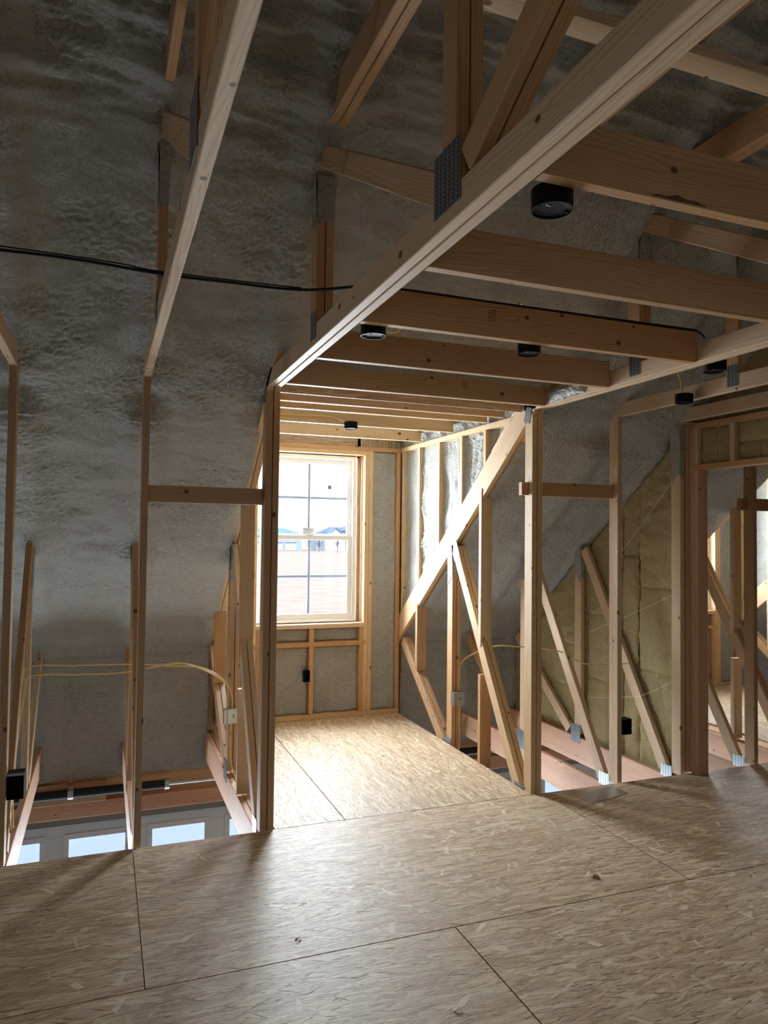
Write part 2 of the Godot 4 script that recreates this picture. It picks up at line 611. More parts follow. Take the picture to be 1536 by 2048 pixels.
# ------------------------------------------------------------------ closed outer shell: sheathing, end walls
func make_shell() -> void:
	var sh := structure("ceiling_sheathing", "roof deck boards above the sprayed foam")
	var deck: Material = M.osb
	var spans := [[-5.0, 0.80], [2.57, 4.92], [6.66, 8.7]]
	var off := 0.26
	for s in spans:
		roof_slab(sh, s[0], s[1], -7.0, RIDGE, off, 1.0, deck)
	for s in [[0.80, 2.57], [4.92, 6.66]]:
		roof_slab(sh, s[0], s[1], -3.99, RIDGE, off, 1.0, deck)
	roof_slab(sh, -5.0, 8.7, -4.2, RIDGE, off, -1.0, deck)
	var wl := structure("wall_left", "far left gable wall of the attic")
	slab("wall_panel", Vector3(-5.1, -3.2, -7.1), Vector3(-5.0, 6.0, 6.2), M.foam, wl)
	var wr := structure("wall_right_gable", "far right gable wall of the attic")
	slab("wall_panel", Vector3(8.6, -3.2, -7.1), Vector3(8.7, 6.0, 6.2), M.foam, wr)
	var wb := structure("wall_back", "unseen knee wall behind the viewer with two windows placed to light the framing")
	var edges := [-5.0, -2.031, -1.169, 1.269, 2.131, 8.6]
	for i in [0, 2, 4]:
		slab("wall_panel", Vector3(edges[i], -3.2, 3.10), Vector3(edges[i + 1], 2.9, 3.2), M.foam, wb)
	for i in [1, 3]:
		slab("wall_panel", Vector3(edges[i], -3.2, 3.10), Vector3(edges[i + 1], 0.832, 3.2), M.foam, wb)
		slab("wall_panel", Vector3(edges[i], 2.318, 3.10), Vector3(edges[i + 1], 2.9, 3.2), M.foam, wb)
	slab("wall_panel", Vector3(-5.0, 2.4, 3.0), Vector3(8.6, 2.5, 3.3), M.foam, wb)
	make_window(3, -1.6, true)  # both back windows are unseen, placed to light the room-facing wood
	make_window(4, 1.7, true)

func roof_slab(parent: Node, x0: float, x1: float, z0: float, z1: float, off: float, side: float, mat: Material) -> void:
	var st := SurfaceTool.new()
	st.begin(Mesh.PRIMITIVE_TRIANGLES)
	var f := func(x: float, z: float, up: float) -> Vector3:
		var zz := z if side > 0 else 2.0 * RIDGE - z
		return Vector3(x, roof(z) + up, zz)
	for u in [off, off + 0.03]:
		quad(st, f.call(x0, z0, u), f.call(x1, z0, u), f.call(x1, z1, u), f.call(x0, z1, u), Vector3(0, -0.788 if u == off else 0.788, 0.6155 * side), Vector2(0, 0), Vector2((x1 - x0) / 2.44, 0), Vector2((x1 - x0) / 2.44, 3), Vector2(0, 3))
	quad(st, f.call(x0, z0, off), f.call(x1, z0, off), f.call(x1, z0, off + 0.03), f.call(x0, z0, off + 0.03), Vector3(0, 0, -side))
	mesh_node(st.commit(), mat, "roof_panel", parent)

# ------------------------------------------------------------------ sprayed foam
func foam_relief(x: float, s: float, big: float) -> float:
	var wob := bulge.get_noise_2d(x * 3.0, s * 4.0) * 0.06
	var r := ripple.get_noise_2d(x * 9.0, (s + wob) * 26.0)
	var b := bump.get_noise_2d(x * 22.0, (s + wob) * 46.0 + 90.0)
	var l := bulge.get_noise_2d(x * 1.6 + 7.0, s * 2.4)
	var m := bulge.get_noise_2d(x * 5.0 + 30.0, s * 8.0)
	var patch := clampf(bulge.get_noise_2d(x * 1.3 - 11.0, s * 1.7 + 5.0) * 1.7 + 0.6, 0.10, 1.15)
	return (r * 0.0016 + b * 0.0052) * patch + l * 0.013 * big + m * 0.0035 * big

# One bay of foam from the ridge to the eave and down the short eave wall.
func foam_bay(parent: Node, x0: float, x1: float, zt := RIDGE, ztop_to := -6.22, down := true, left_edge := 0.0, right_edge := 0.0, res := 0.016) -> void:
	var lens := (zt - ztop_to) * 1.2689
	var wall := roof(ztop_to) + 0.34 if down else 0.0
	var total := lens + wall
	var fn := func(u: float, v: float) -> Vector3:
		var x := lerpf(x0, x1, u)
		var s := v * total
		var de := minf(x - x0 + left_edge, x1 - x + right_edge)
		var z := zt - s / 1.2689
		var rim := lerpf(0.020 if z > -4.2 else 0.010, -0.045, smoothstep(0.30, 0.08, absf(z + 3.97)))
		var d := lerpf(rim, -0.024, smoothstep(0.03, 0.17, de))
		var up := clampf((z + 3.05) / 0.5, 0.0, 1.0)
		d += foam_relief(x, s, 1.0 + 0.5 * up)
		if up > 0.0:
			d -= up * 0.02
			d += up * 0.045 * bulge.get_noise_2d(x * 1.1, s * 5.5 + 40.0) + up * 0.022 * ripple.get_noise_2d(x * 1.6, s * 6.0)
		if s <= lens:
			var t := clampf((s - lens + 0.25) / 0.25, 0.0, 1.0)
			var n := Vector3(0, -0.788, 0.6155).lerp(Vector3(0, -0.2, 1).normalized(), t * t * 0.6)
			return Vector3(x, roof(z), z) + n * (d + 0.012 * t * t)
		var q := s - lens
		return Vector3(x, roof(ztop_to) - q, ztop_to - 0.02) + Vector3(0, 0, 1) * (d + 0.012 * exp(-q * 6.0) + 0.005 * bulge.get_noise_2d(x * 1.2, q * 9.0))
	sheet("foam_panel", int((x1 - x0) / res), int(total / res), fn, M.foam, parent)

func make_foam() -> void:
	var c := structure("ceiling", "sloped ceiling of grey spray foam between the trusses")
	# trusses at -1.06, -0.44, 0.19, double 0.82, double 2.528, 3.19, 3.72
	var zt := -1.45
	foam_bay(c, -1.06, -0.436, zt, -6.22, true, 0.0, 0.0, 0.012)
	foam_bay(c, -0.436, 0.191, zt, -6.22, true, 0.0, 0.0, 0.0085)
	foam_bay(c, 0.191, 0.835, zt, -6.22, true, 0.0, 0.0, 0.0085)
	foam_bay(c, 0.835, 1.82, zt, -3.86, false, 0.0, 0.0, 0.010)
	foam_bay(c, 1.82, 2.57, zt, -3.86, false, 0.0, 0.0, 0.010)
	foam_bay(c, 2.57, 3.209, zt, -6.22, true, 0.0, 0.0, 0.0085)
	foam_bay(c, 3.209, 3.80, zt, -6.22, true, 0.0, 0.05, 0.0085)
	foam_bay(c, -1.06, 3.80, RIDGE, -1.40, false, 0.5, 0.5, 0.04)
	foam_bay(c, -5.0, -1.06, RIDGE, -6.22, true, 0.0, 0.0, 0.06)
	foam_bay(c, 3.80, 4.412, RIDGE, -6.22, true)
	foam_bay(c, 4.412, 4.94, RIDGE, -6.22, true)
	foam_bay(c, 4.94, 6.64, RIDGE, -3.86, false, 0.0, 0.0, 0.04)
	foam_bay(c, 6.64, 8.6, RIDGE, -6.22, true, 0.0, 0.0, 0.04)
	# the slope behind the viewer
	var fn := func(u: float, v: float) -> Vector3:
		var z := lerpf(RIDGE, -4.06, v)
		return Vector3(lerpf(-5.0, 8.6, u), roof(z) + foam_relief(u * 13.6, v * 7.0, 1.0), 2.0 * RIDGE - z)
	sheet("foam_panel", 90, 60, fn, M.foam, c)

# ------------------------------------------------------------------ trusses
func member(called: String, x: float, a: Vector2, b: Vector2, depth: float, mat: Material, parent: Node) -> MeshInstance3D:
	# a, b are (z, y) on the member's centre line, in the truss plane at x
	return board(called, Vector3(x, a.y, a.x), Vector3(x, b.y, b.x), T2 - 0.002, depth, mat, parent, Vector3.UP if absf(b.x - a.x) > 0.02 else Vector3.BACK)

func nail_plate(parent: Node, x: float, cz: float, cy: float, w: float, h: float, ang := 0.0) -> void:
	var st := SurfaceTool.new()
	st.begin(Mesh.PRIMITIVE_TRIANGLES)
	var d := Vector3(0, cos(ang), sin(ang))
	stick(st, Vector3(x, cy, cz) - d * h * 0.5, Vector3(x, cy, cz) + d * h * 0.5, 0.0016, w, d.cross(Vector3.RIGHT), 0.0003)
	mesh_node(st.commit(), M.plate, "nail_plate", parent)

func make_truss(called: String, x: float, plies: int, label: String, full: bool, o := {}) -> Node3D:
	var t := thing(called, label, "roof truss", Vector3.ZERO, "roof trusses standing along the knee wall")
	var s: Dictionary = {"rafter": plies == 2, "stud": true, "upper": full, "webs": true, "tie_to": 2.1}
	s.merge(o, true)
	var m_stud: Material = s.get("m_stud", wood())
	var m_tie: Material = s.get("m_tie", M.pale)
	var m_web: Material = s.get("m_web", M.tan)
	for p in plies:
		var cx := x + T2 * 0.5 + p * (T2 + 0.002)
		member("bottom_chord", cx, Vector2(-6.34, -0.158), Vector2(-2.6, -0.158), 0.205, M.pink, t)
		if s.stud:
			member("knee_stud", cx, Vector2(ZK - W4 * 0.5, -0.02), Vector2(ZK - W4 * 0.5, H), W4, m_stud, t)
		member("ceiling_tie", cx, Vector2(ZK - 0.10, (H + TIE_TOP) * 0.5), Vector2(s.tie_to, (H + TIE_TOP) * 0.5), W4, m_tie, t)
		if s.webs:
			# long diagonal from the foot of the stud, upright web, short diagonal to the heel
			member("diagonal_web", cx, Vector2(-4.14, -0.01), Vector2(-5.06, 1.51), W4, m_web, t)
			member("upright_web", cx, Vector2(-5.133, -0.02), Vector2(-5.133, roof(-5.133) + 0.05), W4, wood(), t)
			member("heel_web", cx, Vector2(-5.26, -0.02), Vector2(-6.10, 0.66), W4, wood(), t)
		if s.rafter:
			var a := Vector2(-6.42, roof(-6.42) + 0.0886)
			var b := Vector2(-2.95, roof(-2.95) + 0.0886)
			member("rafter", cx, a, b, W6, M.straw, t)
		if s.upper:
			member("upright_post", cx, Vector2(-3.02, TIE_TOP), Vector2(-3.02, CHORD + 0.02), W4, M.amber, t)
			member("upper_web", cx, Vector2(-1.735, 2.52), Vector2(-2.985, 3.24), W4, M.tan, t)
			member("upright_post", cx, Vector2(-1.693, TIE_TOP), Vector2(-1.693, CHORD), W4, M.amber, t)
			member("upper_web", cx, Vector2(-1.60, 2.545), Vector2(-0.40, 3.24), W4, M.amber, t)
			member("flat_chord", cx, Vector2(-3.10, CHORD + 0.07), Vector2(1.9, CHORD + 0.07), W6, M.amber, t)
	var xe := x + plies * (T2 + 0.002) - 0.002
	if s.webs:
		var zt := -5.133 + W4 * 0.5
		overspray(t, x, xe, -5.133 - W4 * 0.5, zt, roof(zt) - 0.26, roof(zt) + 0.02)
	if s.upper:
		overspray(t, x, xe, -3.02 - W4 * 0.5, -3.02 + W4 * 0.5, 2.93, 3.145)
		var fx := x - 0.0012
		nail_plate(t, fx, -1.70, 2.54, 0.155, 0.17)
		nail_plate(t, fx, -3.01, 2.50, 0.08, 0.12)
		var pc := x + (plies * T2) * 0.5
		# plate wrapped over the top of the post
		box("nail_plate", Vector3(pc, 3.12, -2.9745), Vector3(plies * T2 - 0.006, 0.07, 0.002), M.plate, t)
	if s.webs:
		nail_plate(t, x - 0.0012, -4.105, -0.022, 0.11, 0.085)
		nail_plate(t, x - 0.0012, -5.16, -0.03, 0.13, 0.15)
	return t

# Overspray: a thin ragged skin of foam round the end of an upright where it runs into the foamed slope.
func overspray(parent: Node, x0: float, x1: float, z0: float, z1: float, y0: float, y1: float) -> void:
	var w := x1 - x0
	var dz := z1 - z0
	var per := 2.0 * (w + dz)
	var fn := func(u: float, v: float) -> Vector3:
		var p := u * per
		var o := Vector3.ZERO
		var n := Vector3.ZERO
		if p < w:
			o = Vector3(x0 + p, 0, z1); n = Vector3.BACK
		elif p < w + dz:
			o = Vector3(x1, 0, z1 - (p - w)); n = Vector3.RIGHT
		elif p < 2.0 * w + dz:
			o = Vector3(x1 - (p - w - dz), 0, z0); n = Vector3.FORWARD
		else:
			o = Vector3(x0, 0, z0 + (p - 2.0 * w - dz)); n = Vector3.LEFT
		var low := y0 + 0.07 * bulge.get_noise_2d(p * 14.0 + x0 * 9.0, y0 * 3.0)
		var d := 0.0016 + 0.010 * pow(v, 2.5) + 0.0015 * bump.get_noise_2d(p * 40.0, v * 12.0)
		return Vector3(o.x, lerpf(low, y1, v), o.z) + n * d
	sheet("foam_overspray", 36, 24, fn, M.foam, parent)

func make_trusses() -> void:
	make_truss("roof_truss", -0.455, 1, "single pine truss at the left edge of the picture, cables stapled to its web", true, {"m_stud": M.tan, "m_web": M.amber})
	make_truss("roof_truss", 0.172, 1, "single pine truss whose pale ceiling tie runs overhead left of the dormer", true, {"m_stud": M.tan, "m_web": M.tan})
	var s3 := make_truss("roof_truss", 0.82, 2, "doubled pine truss on the left side of the dormer with heavy tie overhead", true, {"m_stud": M.tan, "m_web": M.pale})
	var s4 := make_truss("roof_truss", 2.528, 2, "doubled pine truss on the right side of the dormer with pale sloping rafter", true, {"m_stud": M.straw, "m_web": M.straw})
	make_truss("roof_truss", 3.19, 1, "single pine truss standing before the wool insulation, black box on its stud", true, {"m_stud": M.pale, "m_web": M.pale})
	var s6 := make_truss("roof_truss", 3.72, 1, "single pine truss lying against the wool insulation beside the doorway", true, {"m_stud": M.pale, "m_web": M.pale})
	make_truss("roof_truss", 4.393, 1, "single pine truss seen through the doorway at the right edge", false, {"m_stud": M.tan, "m_web": M.pale})
	make_truss("roof_truss", 4.90, 2, "doubled pine truss farther back through the doorway left of the second dormer", false, {"m_stud": M.tan, "m_web": M.tan})
	make_truss("roof_truss", 6.60, 2, "doubled truss with a bright sloping rafter farthest through the doorway", false, {"m_stud": M.tan, "m_web": M.straw})
	overspray(s6, 3.721, 3.757, ZK - W4, ZK, 2.02, H - 0.03)
	# joint plates on the rafters of the dormer
	for t in [[s3, 0.82], [s4, 2.528]]:
		nail_plate(t[0], t[1] - 0.0012, -5.045, 1.50, 0.095, 0.15, -0.5)
		nail_plate(t[0], t[1] - 0.0012, -4.02, 2.39, 0.07, 0.10, 0.3)
	# scabs: short upright boards nailed across the two plies
	for x in [0.82, 2.528, 4.90, 6.60]:
		var who: String = {0.82: "left of the dormer opening", 2.528: "right of the dormer opening", 4.90: "on the near truss through the doorway", 6.60: "on the far truss through the doorway"}[x]
		var z := -4.66 if x == 0.82 else -4.62
		for q in [[z, 0.82, 1.95, "long upright brace board under the rafter"], [z, -0.04, 0.62, "short upright brace board below the diagonal web"], [-5.75, 0.45, 1.02, "small upright brace board near the heel"]]:
			var b := slab("brace_board", Vector3(x - 0.006, q[1], q[0] - T2), Vector3(x + 0.083, q[2], q[0]), wood(), self)
			tag(b, "%s %s" % [q[3], who], "board", "brace boards nailed over the doubled trusses")
	# one more flat chord over the dormer bay
	slab("flat_chord", Vector3(1.822, CHORD, -2.40), Vector3(1.860, CHORD + W6, 1.9), M.amber, get_node("ceiling"))
	var lb := slab("lateral_brace", Vector3(0.86, CHORD - T2, -1.97), Vector3(3.78, CHORD - 0.001, -1.88), M.pale, self)
	tag(lb, "flat pine lateral brace crossing under the top chords at the upper right", "beam")

# ------------------------------------------------------------------ ceiling joists and blocks
func make_joists() -> void:
	var zs := [-1.371, -1.986, -2.592, -3.207, -3.82]
	var lab := ["knotty ceiling joist nearest the camera with a dark bark streak", "plain tan ceiling joist, second from the camera", "grained ceiling joist with a printed stamp and the black cable along its top", "reddish grained ceiling joist, fourth from the camera", "ceiling joist with foam on its end, last before the dormer"]
	var mats := [M.amber, M.tan, M.amber, M.tan, M.tan]
	for i in 5:
		var j := thing("ceiling_joist", lab[i], "joist", Vector3.ZERO, "joists between the doubled trusses")
		slab("joist_body", Vector3(0.899, H, zs[i] - T2), Vector3(2.526, H + W6, zs[i]), mats[i], j)
		if i == 2:
			stamp(j, Vector3(1.44, H + 0.085, zs[i] + 0.0006), 0.004)
		if i == 4:
			stamp(j, Vector3(1.95, H + 0.075, zs[i] + 0.0006), 0.004)
		# a strip of bark left on the nearest joist
		if i == 0:
			var bk := sheet("bark_streak", 30, 4, func(u: float, v: float) -> Vector3:
				return Vector3(1.20 + u * 0.17, H + 0.003 + v * 0.013 * (0.15 + sin(u * PI) * (0.75 + 0.25 * sin(u * 17.0))), zs[0] + 0.0006 + 0.0008 * sin(v * PI)), M.bark_brown, j)
			bk.set_meta("label", "dark bark streak on the lower edge")
	# dormer ceiling: header build-up and joists
	var hz := [-4.31, -4.55, -5.09, -5.71]
	var dl := ["first dormer ceiling joist behind the strand board header", "second dormer ceiling joist from the room side", "dormer ceiling joist with the black octagon box", "dormer ceiling joist nearest the window"]
	for k in 2:
		var x0: float = [0.899, 4.98][k]
		var x1: float = [2.526, 6.598][k]
		if k == 0:
			var b := slab("header_panel", Vector3(x0, H + 0.004, -4.115), Vector3(x1, H + 0.30, -4.10), M.osb_b, self)
			tag(b, "strand board strip of the header over the dormer opening", "board")
		for i in 4:
			var j := slab("dormer_joist", Vector3(x0, H, hz[i] - T2), Vector3(x1, H + W4, hz[i]), [M.tan, M.straw, M.straw, M.straw][i], self)
			tag(j, dl[i] if k == 0 else ["first", "second", "third", "last"][i] + " joist of the second dormer counted from the room side", "joist", "joists across the dormer ceiling")

func stamp(parent: Node, at: Vector3, h: float) -> void:   # unreadable grade stamp: a few inked strokes
	var r := RandomNumberGenerator.new()
	r.seed = int(at.x * 100.0)
	for c in 3:
		var st := SurfaceTool.new()
		st.begin(Mesh.PRIMITIVE_TRIANGLES)
		for k in 5:
			var y := at.y + 0.022 - k * 0.010
			var x := at.x + c * 0.013
			var w := r.randf_range(0.004, 0.009)
			add_slab(st, Vector3(x, y, at.z - 0.0004), Vector3(x + w, y + h, at.z), 0.0)
		mesh_node(st.commit(), M.ink, "grade_stamp", parent)

func make_blocks() -> void:
	var fp := sheet("foam_patch", 30, 14, func(u: float, v: float) -> Vector3:
		var e := minf(minf(u, 1.0 - u) * 4.0, minf(v, 1.0 - v) * 3.0)
		var bulb := sqrt(clampf(e, 0.0, 1.0))
		return Vector3(2.5275 - 0.022 * bulb - 0.006 * bump.get_noise_2d(u * 12.0, v * 5.0) * bulb, H + 0.012 + 0.075 * v + 0.012 * bulge.get_noise_2d(u * 6.0, v), -3.78 + 0.36 * u), M.foam, self)
	tag(fp, "patch of spray foam on the right-hand doubled tie between the last two joists", "foam patch")
	for b in [[0.211, 0.819, 1.766, "reddish block nailed between the knee wall studs left of the dormer", M.tan], [2.608, 3.189, 1.870, "reddish block nailed between the studs right of the dormer", M.amber], [4.329, 4.90, 1.818, "block between the studs seen through the doorway", M.amber]]:
		var k := slab("knee_wall_block", Vector3(b[0], b[2], ZK - 0.085), Vector3(b[1], b[2] + W4, ZK - 0.047), b[4], self)
		tag(k, b[3], "block", "blocking in the knee wall")
	var k2 := slab("knee_wall_block", Vector3(2.482, 1.873, ZK - 0.085), Vector3(2.527, 1.955, ZK - 0.047), M.pink, self)
	tag(k2, "stub of a block poking out left of the dormer's right stud", "block", "blocking in the knee wall")

# ------------------------------------------------------------------ dormers
func make_dormer(x0: float, main: bool) -> void:
	var n := 1 if main else 2
	var xl := x0 + 0.076                    # inner faces of the doubled trusses
	var xr := x0 + 1.708 if main else x0 + 1.70
	var cx := (xl + xr) * 0.5 - 0.012 if main else (xl + xr) * 0.5
	# front wall
	var w := structure("wall_dormer" if main else "wall_dormer_second", "dormer front wall with window, bare studs and foam between them" if main else "front wall of the second dormer")
	var y: Material = M.straw
	var wz0 := ZW - W6
	var ro := 0.484                       # half of the rough opening
	slab("bottom_plate", Vector3(xl, 0.001, wz0), Vector3(xr, 0.040, ZW), y, w)
	slab("top_plate", Vector3(xl, 2.366, wz0), Vector3(xr, 2.404, ZW), M.amber, w)
	slab("window_header", Vector3(cx - ro - 0.038, 2.327, wz0), Vector3(cx + ro + 0.038, 2.365, ZW), M.straw, w)
	for s in [-1.0, 1.0]:
		slab("king_stud", Vector3(cx + s * (ro + 0.057) - 0.019, 0.041, wz0), Vector3(cx + s * (ro + 0.057) + 0.019, 2.365, ZW), M.straw, w)
		slab("jamb_stud", Vector3(cx + s * (ro + 0.018) - 0.019, 0.041, wz0), Vector3(cx + s * (ro + 0.018) + 0.019, 2.326, ZW), y, w)
		var ex := xl + 0.019 if s < 0 else xr - 0.019
		slab("corner_stud", Vector3(ex - 0.019, 0.041, wz0), Vector3(ex + 0.019, 2.365, ZW), M.amber, w)
		slab("cripple_stud", Vector3(cx + s * (ro - 0.021) - 0.019, 0.041, wz0), Vector3(cx + s * (ro - 0.021) + 0.019, 0.785, ZW), M.amber, w)
	slab("window_sill", Vector3(cx - ro, 0.786, wz0), Vector3(cx + ro, 0.824, ZW), M.pale, w)
	slab("wall_block", Vector3(cx - ro - 0.02, 0.628, ZW - 0.09), Vector3(cx + ro + 0.02, 0.666, ZW + 0.001), M.amber, w)
	slab("cripple_stud", Vector3(cx - 0.012, 0.041, wz0), Vector3(cx + 0.026, 0.627, ZW), M.amber, w)
	slab("cripple_stud", Vector3(cx - 0.012, 0.667, wz0), Vector3(cx + 0.026, 0.785, ZW), M.amber, w)
	# foam filling the front wall, panel by panel
	var panels := [[cx - ro + 0.02, cx - 0.012, 0.04, 0.63, 0.05], [cx + 0.026, cx + ro - 0.03, 0.04, 0.63, 0.05], [cx - ro + 0.02, cx - 0.012, 0.666, 0.787, 0.06], [cx + 0.026, cx + ro - 0.03, 0.666, 0.787, 0.06], [xl + 0.03, cx - ro - 0.06, 0.04, 2.37, 0.03], [cx + ro + 0.06, xr - 0.03, 0.04, 2.37, 0.022]]
	for p in panels:
		foam_flat(w, Vector3(p[0], p[2], ZW - p[4]), Vector3(p[1] - p[0], 0, 0), Vector3(0, p[3] - p[2], 0), Vector3.BACK, 0.018, 0.04)
	# outer skin round the window
	var zs := wz0 - 0.012
	slab("sheathing", Vector3(xl - 0.3, -0.4, zs), Vector3(cx - ro + 0.03, 2.9, zs + 0.012), M.osb_b, w)
	slab("sheathing", Vector3(cx + ro - 0.03, -0.4, zs), Vector3(xr + 0.3, 2.9, zs + 0.012), M.osb_b, w)
	slab("sheathing", Vector3(cx - ro, -0.4, zs), Vector3(cx + ro, 0.83, zs + 0.012), M.osb_b, w)
	slab("sheathing", Vector3(cx - ro, 2.315, zs), Vector3(cx + ro, 2.9, zs + 0.012), M.osb_b, w)
	make_window(n, cx)
	# side walls: studs standing on the rafters, foam between
	for s in [-1.0, 1.0]:
		var xi := xr if s > 0 else xl        # inner face of the truss
		var sw := structure(("wall_dormer_right" if s > 0 else "wall_dormer_left") + ("" if main else "_second"), "dormer side wall of foam between studs on the rafter")
		var xa := xi + 0.004 if s > 0 else xi - 0.004 - W4
		var xb := xa + W4
		var topy := H - 0.008
		slab("top_plate", Vector3(xa, topy - 0.038, ZW - 0.10), Vector3(xb, topy, -4.10), M.straw, sw)
		# sole plate lying on the rafter
		var off := 0.20
		board("sole_plate", Vector3((xa + xb) * 0.5, roof(-6.25) + off, -6.25), Vector3((xa + xb) * 0.5, roof(-4.14) + off, -4.14), W4, T2, M.pale, sw)
		for z in [-4.60, -4.97, -5.37, -5.77, -6.13]:
			slab("stud", Vector3(xa, roof(z) + off, z - 0.019), Vector3(xb, topy - 0.039, z + 0.019), M.straw, sw)
		# foam skin set back behind the stud faces
		var back: float = s * 0.055
		var fx: float = xi + back
		var fn := func(u: float, v: float) -> Vector3:
			var z := lerpf(-6.32, -4.0, u)
			var lo := roof(z) + 0.02
			var yy := lerpf(lo, H + 0.30, v)
			var d := foam_relief(z * 1.3 + 9.0, yy * 0.6, 0.5) * 2.0 + 0.012 * ripple.get_noise_2d(z * 9.0, yy * 2.0)
			# foam climbs onto the studs
			for sz in [-4.60, -4.97, -5.37, -5.77, -6.13]:
				d += 0.028 * exp(-pow((z - sz) / 0.045, 2.0))
			return Vector3(fx - s * d, yy, z)
		sheet("foam_panel", 190 if main else 80, 150 if main else 60, fn, M.foam, sw)
		var sd := SurfaceTool.new()
		sd.begin(Mesh.PRIMITIVE_TRIANGLES)
		for k in 2:
			var xs: float = fx + s * (0.084 + 0.012 * k)
			quad(sd, Vector3(xs, roof(-6.36) + 0.05, -6.36), Vector3(xs, roof(-3.5) + 0.05, -3.5), Vector3(xs, 2.95, -3.5), Vector3(xs, 2.95, -6.36), Vector3(-s if k == 0 else s, 0, 0))
		mesh_node(sd.commit(), M.osb, "sheathing", sw)
	# dormer ceiling: foam above the joists
	var ce := structure("ceiling_dormer" if main else "ceiling_dormer_second", "foam above the joists of the dormer ceiling")
	var fc := func(u: float, v: float) -> Vector3:
		var x := lerpf(xl - 0.2, xr + 0.2, u)
		var z := lerpf(-6.36, -4.10, v)
		var d := foam_relief(x + 3.0, z, 0.7) * 1.6
		var edge := minf(x - xl, xr - x)
		d += 0.10 * exp(-maxf(edge, 0.0) / 0.10)
		return Vector3(x, H + 0.17 - d, z)
	sheet("foam_panel", 90 if main else 40, 100 if main else 40, fc, M.foam, ce)
	slab("roof_panel", Vector3(xl - 0.3, 2.86, -6.6), Vector3(xr + 0.3, 2.90, -3.68), M.osb, ce)

func foam_flat(parent: Node, o: Vector3, a: Vector3, b: Vector3, n: Vector3, amp: float, rim: float) -> void:
	var la := a.length()
	var lb := b.length()
	var fn := func(u: float, v: float) -> Vector3:
		var e := minf(minf(u, 1.0 - u) * la, minf(v, 1.0 - v) * lb)
		var d := amp * (bulge.get_noise_2d(u * la * 4.0 + o.x * 9.0, v * lb * 3.0 + o.y * 5.0)) + foam_relief(u * la + o.x, v * lb + o.z, 0.6)
		d += 0.010 * sin(clampf(e / rim, 0.0, 1.0) * PI) - 0.012 * exp(-e / 0.008)
		return o + a * u + b * v + n * d
	sheet("foam_panel", maxi(8, int(la / 0.014)), maxi(8, int(lb / 0.014)), fn, M.foam, parent)

func make_window(n: int, cx: float, behind := false) -> void:
	var w := structure("window_%d" % n, "white double-hung window with grilles between the panes")
	if behind:  # unseen window in the back wall, placed for its light
		w.rotation.y = PI
		w.position = Vector3(cx * 2.0, 0, -3.135)
	var z1 := -6.255                   # inner face of the frame
	var z0 := z1 - 0.075
	var hw := 0.431
	var y0 := 0.832
	var y1 := 2.318
	var rail := 1.578
	# outer frame
	for s in [-1.0, 1.0]:
		slab("frame_jamb", Vector3(cx + s * (hw - 0.018) - 0.018, y0, z0), Vector3(cx + s * (hw - 0.018) + 0.018, y1, z1), M.vinyl, w)
	slab("frame_head", Vector3(cx - hw + 0.036, y1 - 0.034, z0), Vector3(cx + hw - 0.036, y1, z1), M.vinyl, w)
	slab("frame_sill", Vector3(cx - hw + 0.036, y0, z0), Vector3(cx + hw - 0.036, y0 + 0.026, z1), M.vinyl, w)
	# sashes: upper set back, lower forward
	for up in [0, 1]:
		var zc := z1 - 0.052 if up == 1 else z1 - 0.026
		var a := rail - 0.006 if up == 1 else y0 + 0.027
		var b := y1 - 0.035 if up == 1 else rail + 0.024
		var sa := Node3D.new()
		put(sa, "sash", w)
		sa.set_meta("label", "upper sash" if up == 1 else "lower sash")
		var st := 0.040
		var hx := hw - 0.037
		for s in [-1.0, 1.0]:
			slab("stile", Vector3(cx + s * (hx - st * 0.5) - st * 0.5, a, zc - 0.012), Vector3(cx + s * (hx - st * 0.5) + st * 0.5, b, zc + 0.012), M.vinyl, sa)
		slab("rail", Vector3(cx - hx + st, a, zc - 0.012), Vector3(cx + hx - st, a + (0.04 if up == 1 else 0.046), zc + 0.012), M.vinyl, sa)
		slab("rail", Vector3(cx - hx + st, b - 0.042, zc - 0.012), Vector3(cx + hx - st, b, zc + 0.012), M.vinyl, sa)
		var ga := a + 0.04
		var gb := b - 0.042
		slab("muntin", Vector3(cx - 0.011, ga, zc + 0.0008), Vector3(cx + 0.011, gb, zc + 0.002), M.grille, sa)
		var gm := 1.935 if up == 1 else 1.236
		slab("muntin", Vector3(cx - hx + st, gm - 0.011, zc + 0.0008), Vector3(cx - 0.012, gm + 0.011, zc + 0.002), M.grille, sa)
		slab("muntin", Vector3(cx + 0.012, gm - 0.011, zc + 0.0008), Vector3(cx + hx - st, gm + 0.011, zc + 0.002), M.grille, sa)
		slab("pane", Vector3(cx - hx + st, ga, zc + 0.004), Vector3(cx + hx - st, gb, zc + 0.007), M.glass, sa)
	slab("sash_lock", Vector3(cx - 0.03, rail + 0.025, z1 - 0.045), Vector3(cx + 0.03, rail + 0.037, z1 - 0.015), M.vinyl, w)
	if n == 1:
		slab("sticker", Vector3(cx + 0.172, 2.018, z1 - 0.0440), Vector3(cx + 0.206, 2.052, z1 - 0.0432), M.print, w)
		var lb := slab("paper_label", Vector3(cx - 0.056, 1.604, z1 - 0.0440), Vector3(cx + 0.05, 1.668, z1 - 0.0432), M.sticker, w)
		for i in 4:
			slab("printed_line", Vector3(cx - 0.048, 1.614 + i * 0.013, z1 - 0.0430), Vector3(cx + 0.042 - 0.02 * (i % 2), 1.618 + i * 0.013, z1 - 0.0427), M.print, lb)

